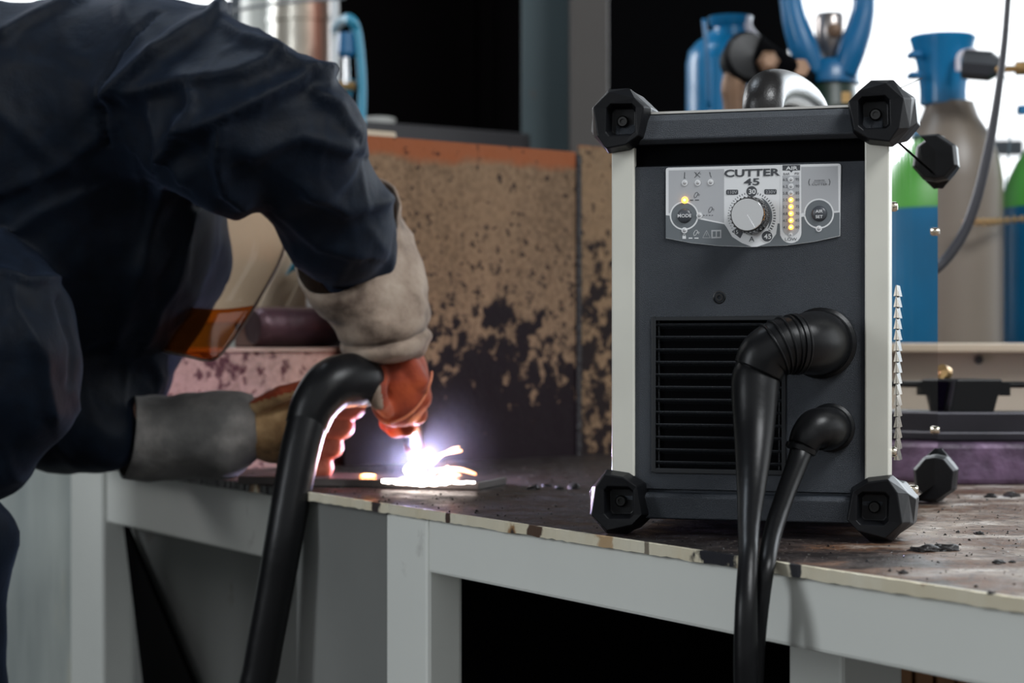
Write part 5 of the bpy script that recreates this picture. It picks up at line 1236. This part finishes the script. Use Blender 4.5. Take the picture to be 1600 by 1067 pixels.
bm = BM(); lathe(bm, (cx, D, 0), (0, 0, 1), [(zz(210), R*0.3), (zz(209), R*0.64), (zz(100), R*0.6), (zz(98), R*0.2)], 32); wobj('valve_cap', bm, BLUE, g, smooth=True, angle=40)
# chain
ch = [P(1506, 346, 2.84), P(1540, 347, 2.83), P(1566, 345, 2.86), P(1600, 342, 2.93), P(1640, 340, 2.97)]
g = thing('safety_chain', 'brass coloured safety chain slung across the grey and blue cylinders', 'chain', ch[0])
q = cr([tuple(p) for p in ch], 6)
for i in range(len(q)-1):
    a, b = Vector(q[i]), Vector(q[i+1]); mid = (a+b)/2; d = (b-a); l = d.length*0.5+0.0018; d.normalize(); s_, u_ = frame_from(d)
    w_ = u_ if i % 2 else s_
    pts = [mid+d*l*math.cos(t)+w_*0.0045*math.sin(t) for t in [2*PI*k/12 for k in range(12)]]
    bm = BM(); rings = []
    for k in range(12):
        t_ = (pts[(k+1) % 12]-pts[k-1]).normalized(); n_ = d.cross(w_); m_ = t_.cross(n_)
        rings.append([pts[k]+(n_*math.cos(x)+m_*math.sin(x))*0.0014 for x in [2*PI*j/6 for j in range(6)]])
    vs = [[bm.verts.new(p) for p in r] for r in rings]
    for k in range(12):
        for j in range(6): bm.faces.new((vs[k][j], vs[k][(j+1) % 6], vs[(k+1) % 12][(j+1) % 6], vs[(k+1) % 12][j]))
    wobj('chain_link', bm, BRASS, g, smooth=True)
# hanging hose at the right, thin wire beside it
bm = BM(); D = 2.3; tube(bm, [Vector((0.66, D+0.3, 4.27)), Vector((0.62, D+0.1, 2.6)), P(1590, -200, D), P(1575, 0, D), P(1568, 80, D), P(1556, 170, D), P(1543, 240, D), P(1526, 310, D), P(1505, 365, D), P(1478, 405, D), P(1450, 430, D), P(1410, 458, D+0.02), Vector((0.43, D+0.01, CZ+0.02)), Vector((0.425, D, T+0.04)), Vector((0.45, D+0.03, T+0.0065)), Vector((0.60, D+0.06, T+0.0065))], [0.0036, 0.0036, 0.0036, 0.0036, 0.0040, 0.0048, 0.0060, 0.0062, 0.0062, 0.0062, 0.006, 0.006, 0.006, 0.006, 0.006, 0.006], 16, 8)
tag(obj('hanging_hose', bm, mat('grey_black_hose', (0.045, 0.045, 0.052), 0.3), smooth=True), 'dark hose hanging in a curve behind the machine at right', 'hose')
bm = BM(); D = 2.8; tube(bm, [P(1571, 118, D), P(1575, 160, D), P(1578, 200, D), P(1576, 240, D), P(1570, 300, D)], 0.0012, 8, 6)
tag(obj('thin_wire', bm, mat('blue_grey_wire', (0.08, 0.13, 0.16), 0.5), smooth=True), 'thin wire dangling below the brass pipe', 'wire')
bm = BM(); tube(bm, [P(1403, 139, 1.75), P(1424, 130, 1.76), P(1441, 122, 1.77)], 0.0004, 6, 3); tag(obj('wire_end', bm, mat('black_wire', (0.03, 0.03, 0.03), 0.5), smooth=True), 'stray thin wire sticking up from the machine top', 'wire')

# ------------------------------------------------------------------ left background
D = 4.0; cx = P(474, 0, D).x; R = RP(56, D)
m = NT('stainless_painted_reflections'); m.b.inputs['Metallic'].default_value = 0.35
x_, y_, z_ = m.xyz(); m.color(m.ramp(m.math('MULTIPLY_ADD', x_, 1/(2*R), 0.5-cx/(2*R)), [(0.05, (0.70, 0.72, 0.68)), (0.22, (0.40, 0.36, 0.30)), (0.40, (0.62, 0.58, 0.50)), (0.58, (0.45, 0.36, 0.28)), (0.74, (0.36, 0.14, 0.09)), (0.86, (0.26, 0.17, 0.13)), (0.94, (0.75, 0.72, 0.68))]))  # vertical bands paint the duct's reflections into its colour
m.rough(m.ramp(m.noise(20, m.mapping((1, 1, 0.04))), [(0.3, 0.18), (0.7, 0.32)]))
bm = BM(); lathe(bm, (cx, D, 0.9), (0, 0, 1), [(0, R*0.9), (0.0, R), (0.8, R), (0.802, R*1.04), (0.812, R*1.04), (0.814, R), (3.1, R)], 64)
tag(obj('steel_duct', bm, m.m, smooth=True, angle=40), 'tall stainless duct with painted reflections behind the raised elbow', 'duct')
bm = BM(); a = P(512, 0, 3.9); box(bm, (P(523, 0, 3.9).x, 3.9, 2.2), (RP(11, 3.9), 0.03, 2.0)); tag(obj('window_post', bm, mat('white_post', (0.75, 0.77, 0.78), 0.35), bevel=0.003), 'slim white post between the duct and the blue hose', 'post')
bm = BM(); lathe(bm, (P(415, 0, 4.4).x, 4.4, 0.9), (0, 0, 1), [(0, 0.05), (0, 0.055), (3.2, 0.055), (3.2, 0.001)], 32); tag(obj('pale_pipe', bm, mat('pale_pipe_paint', (0.62, 0.64, 0.60), 0.35), smooth=True, angle=40), 'pale painted pipe left of the stainless duct', 'pipe')
bm = BM(); D = 3.8; tube(bm, [P(330, 26, D), P(380, 14, D), P(440, 5, D), P(540, -4, D)], 0.0035, 8, 8); tag(obj('overhead_cable', bm, mat('grey_cable', (0.25, 0.26, 0.27), 0.5), smooth=True), 'thin grey cable strung past the stainless duct', 'cable')
D = 3.45; bm = BM(); tube(bm, [P(524, 46, 3.87), P(534, 34, 3.6), P(546, 30, D), P(557, 48, D), P(564, 100, D), P(566, 150, D), P(564, 210, D)], [0.008, 0.009, 0.0095, 0.0088, 0.0080, 0.0075, 0.0075], 18, 8)
hh = thing('air_hose', 'cyan blue air hose looped down beside the dark opening', 'hose', P(550, 200, D))
wobj('hose', bm, CYAN, hh, smooth=True)
bm = BM(); tube(bm, [P(552, 125, D+0.03), P(543, 150, D+0.03), P(540, 210, D+0.03)], 0.0075, 14, 6); wobj('return_hose', bm, CYAN, hh, smooth=True)
bm = BM(); lathe(bm, P(541, 52, D), (0, 0, -1), [(0, 0.0001), (0, 0.014), (0.035, 0.016), (0.042, 0.010), (0.042, 0.0001)], 20); tag(wobj('coupling_body', bm, DBLUE, hh, smooth=True, angle=40), 'dark blue hose coupling')
bm = BM(); lathe(bm, P(541, 90, D), (0, 0, -1), [(0, 0.0001), (0, 0.007), (0.05, 0.007), (0.05, 0.0001)], 16); tag(wobj('chrome_tube', bm, CHROME, hh, smooth=True, angle=40), 'chrome tube')
bm = BM(); lathe(bm, P(541, 134, D), (1, 0, 0), [(-0.016, 0.0001), (-0.016, 0.008), (0.016, 0.008), (0.016, 0.0001)], 8); tag(wobj('brass_fitting', bm, BRASS, hh), 'brass fitting')
bm = BM(); lathe(bm, Vector((P(592, 195, 3.72).x, 3.72, 1.4668)), (0, 0, 1), [(0, 0.0001), (0, 0.030), (0.012, 0.032), (0.014, 0.026), (0.014, 0.0001)], 24); tag(obj('paint_lid', bm, mat('off_white_lid', (0.55, 0.55, 0.52), 0.5), smooth=True, angle=40), 'off-white round lid lying on the dark ledge', 'lid')
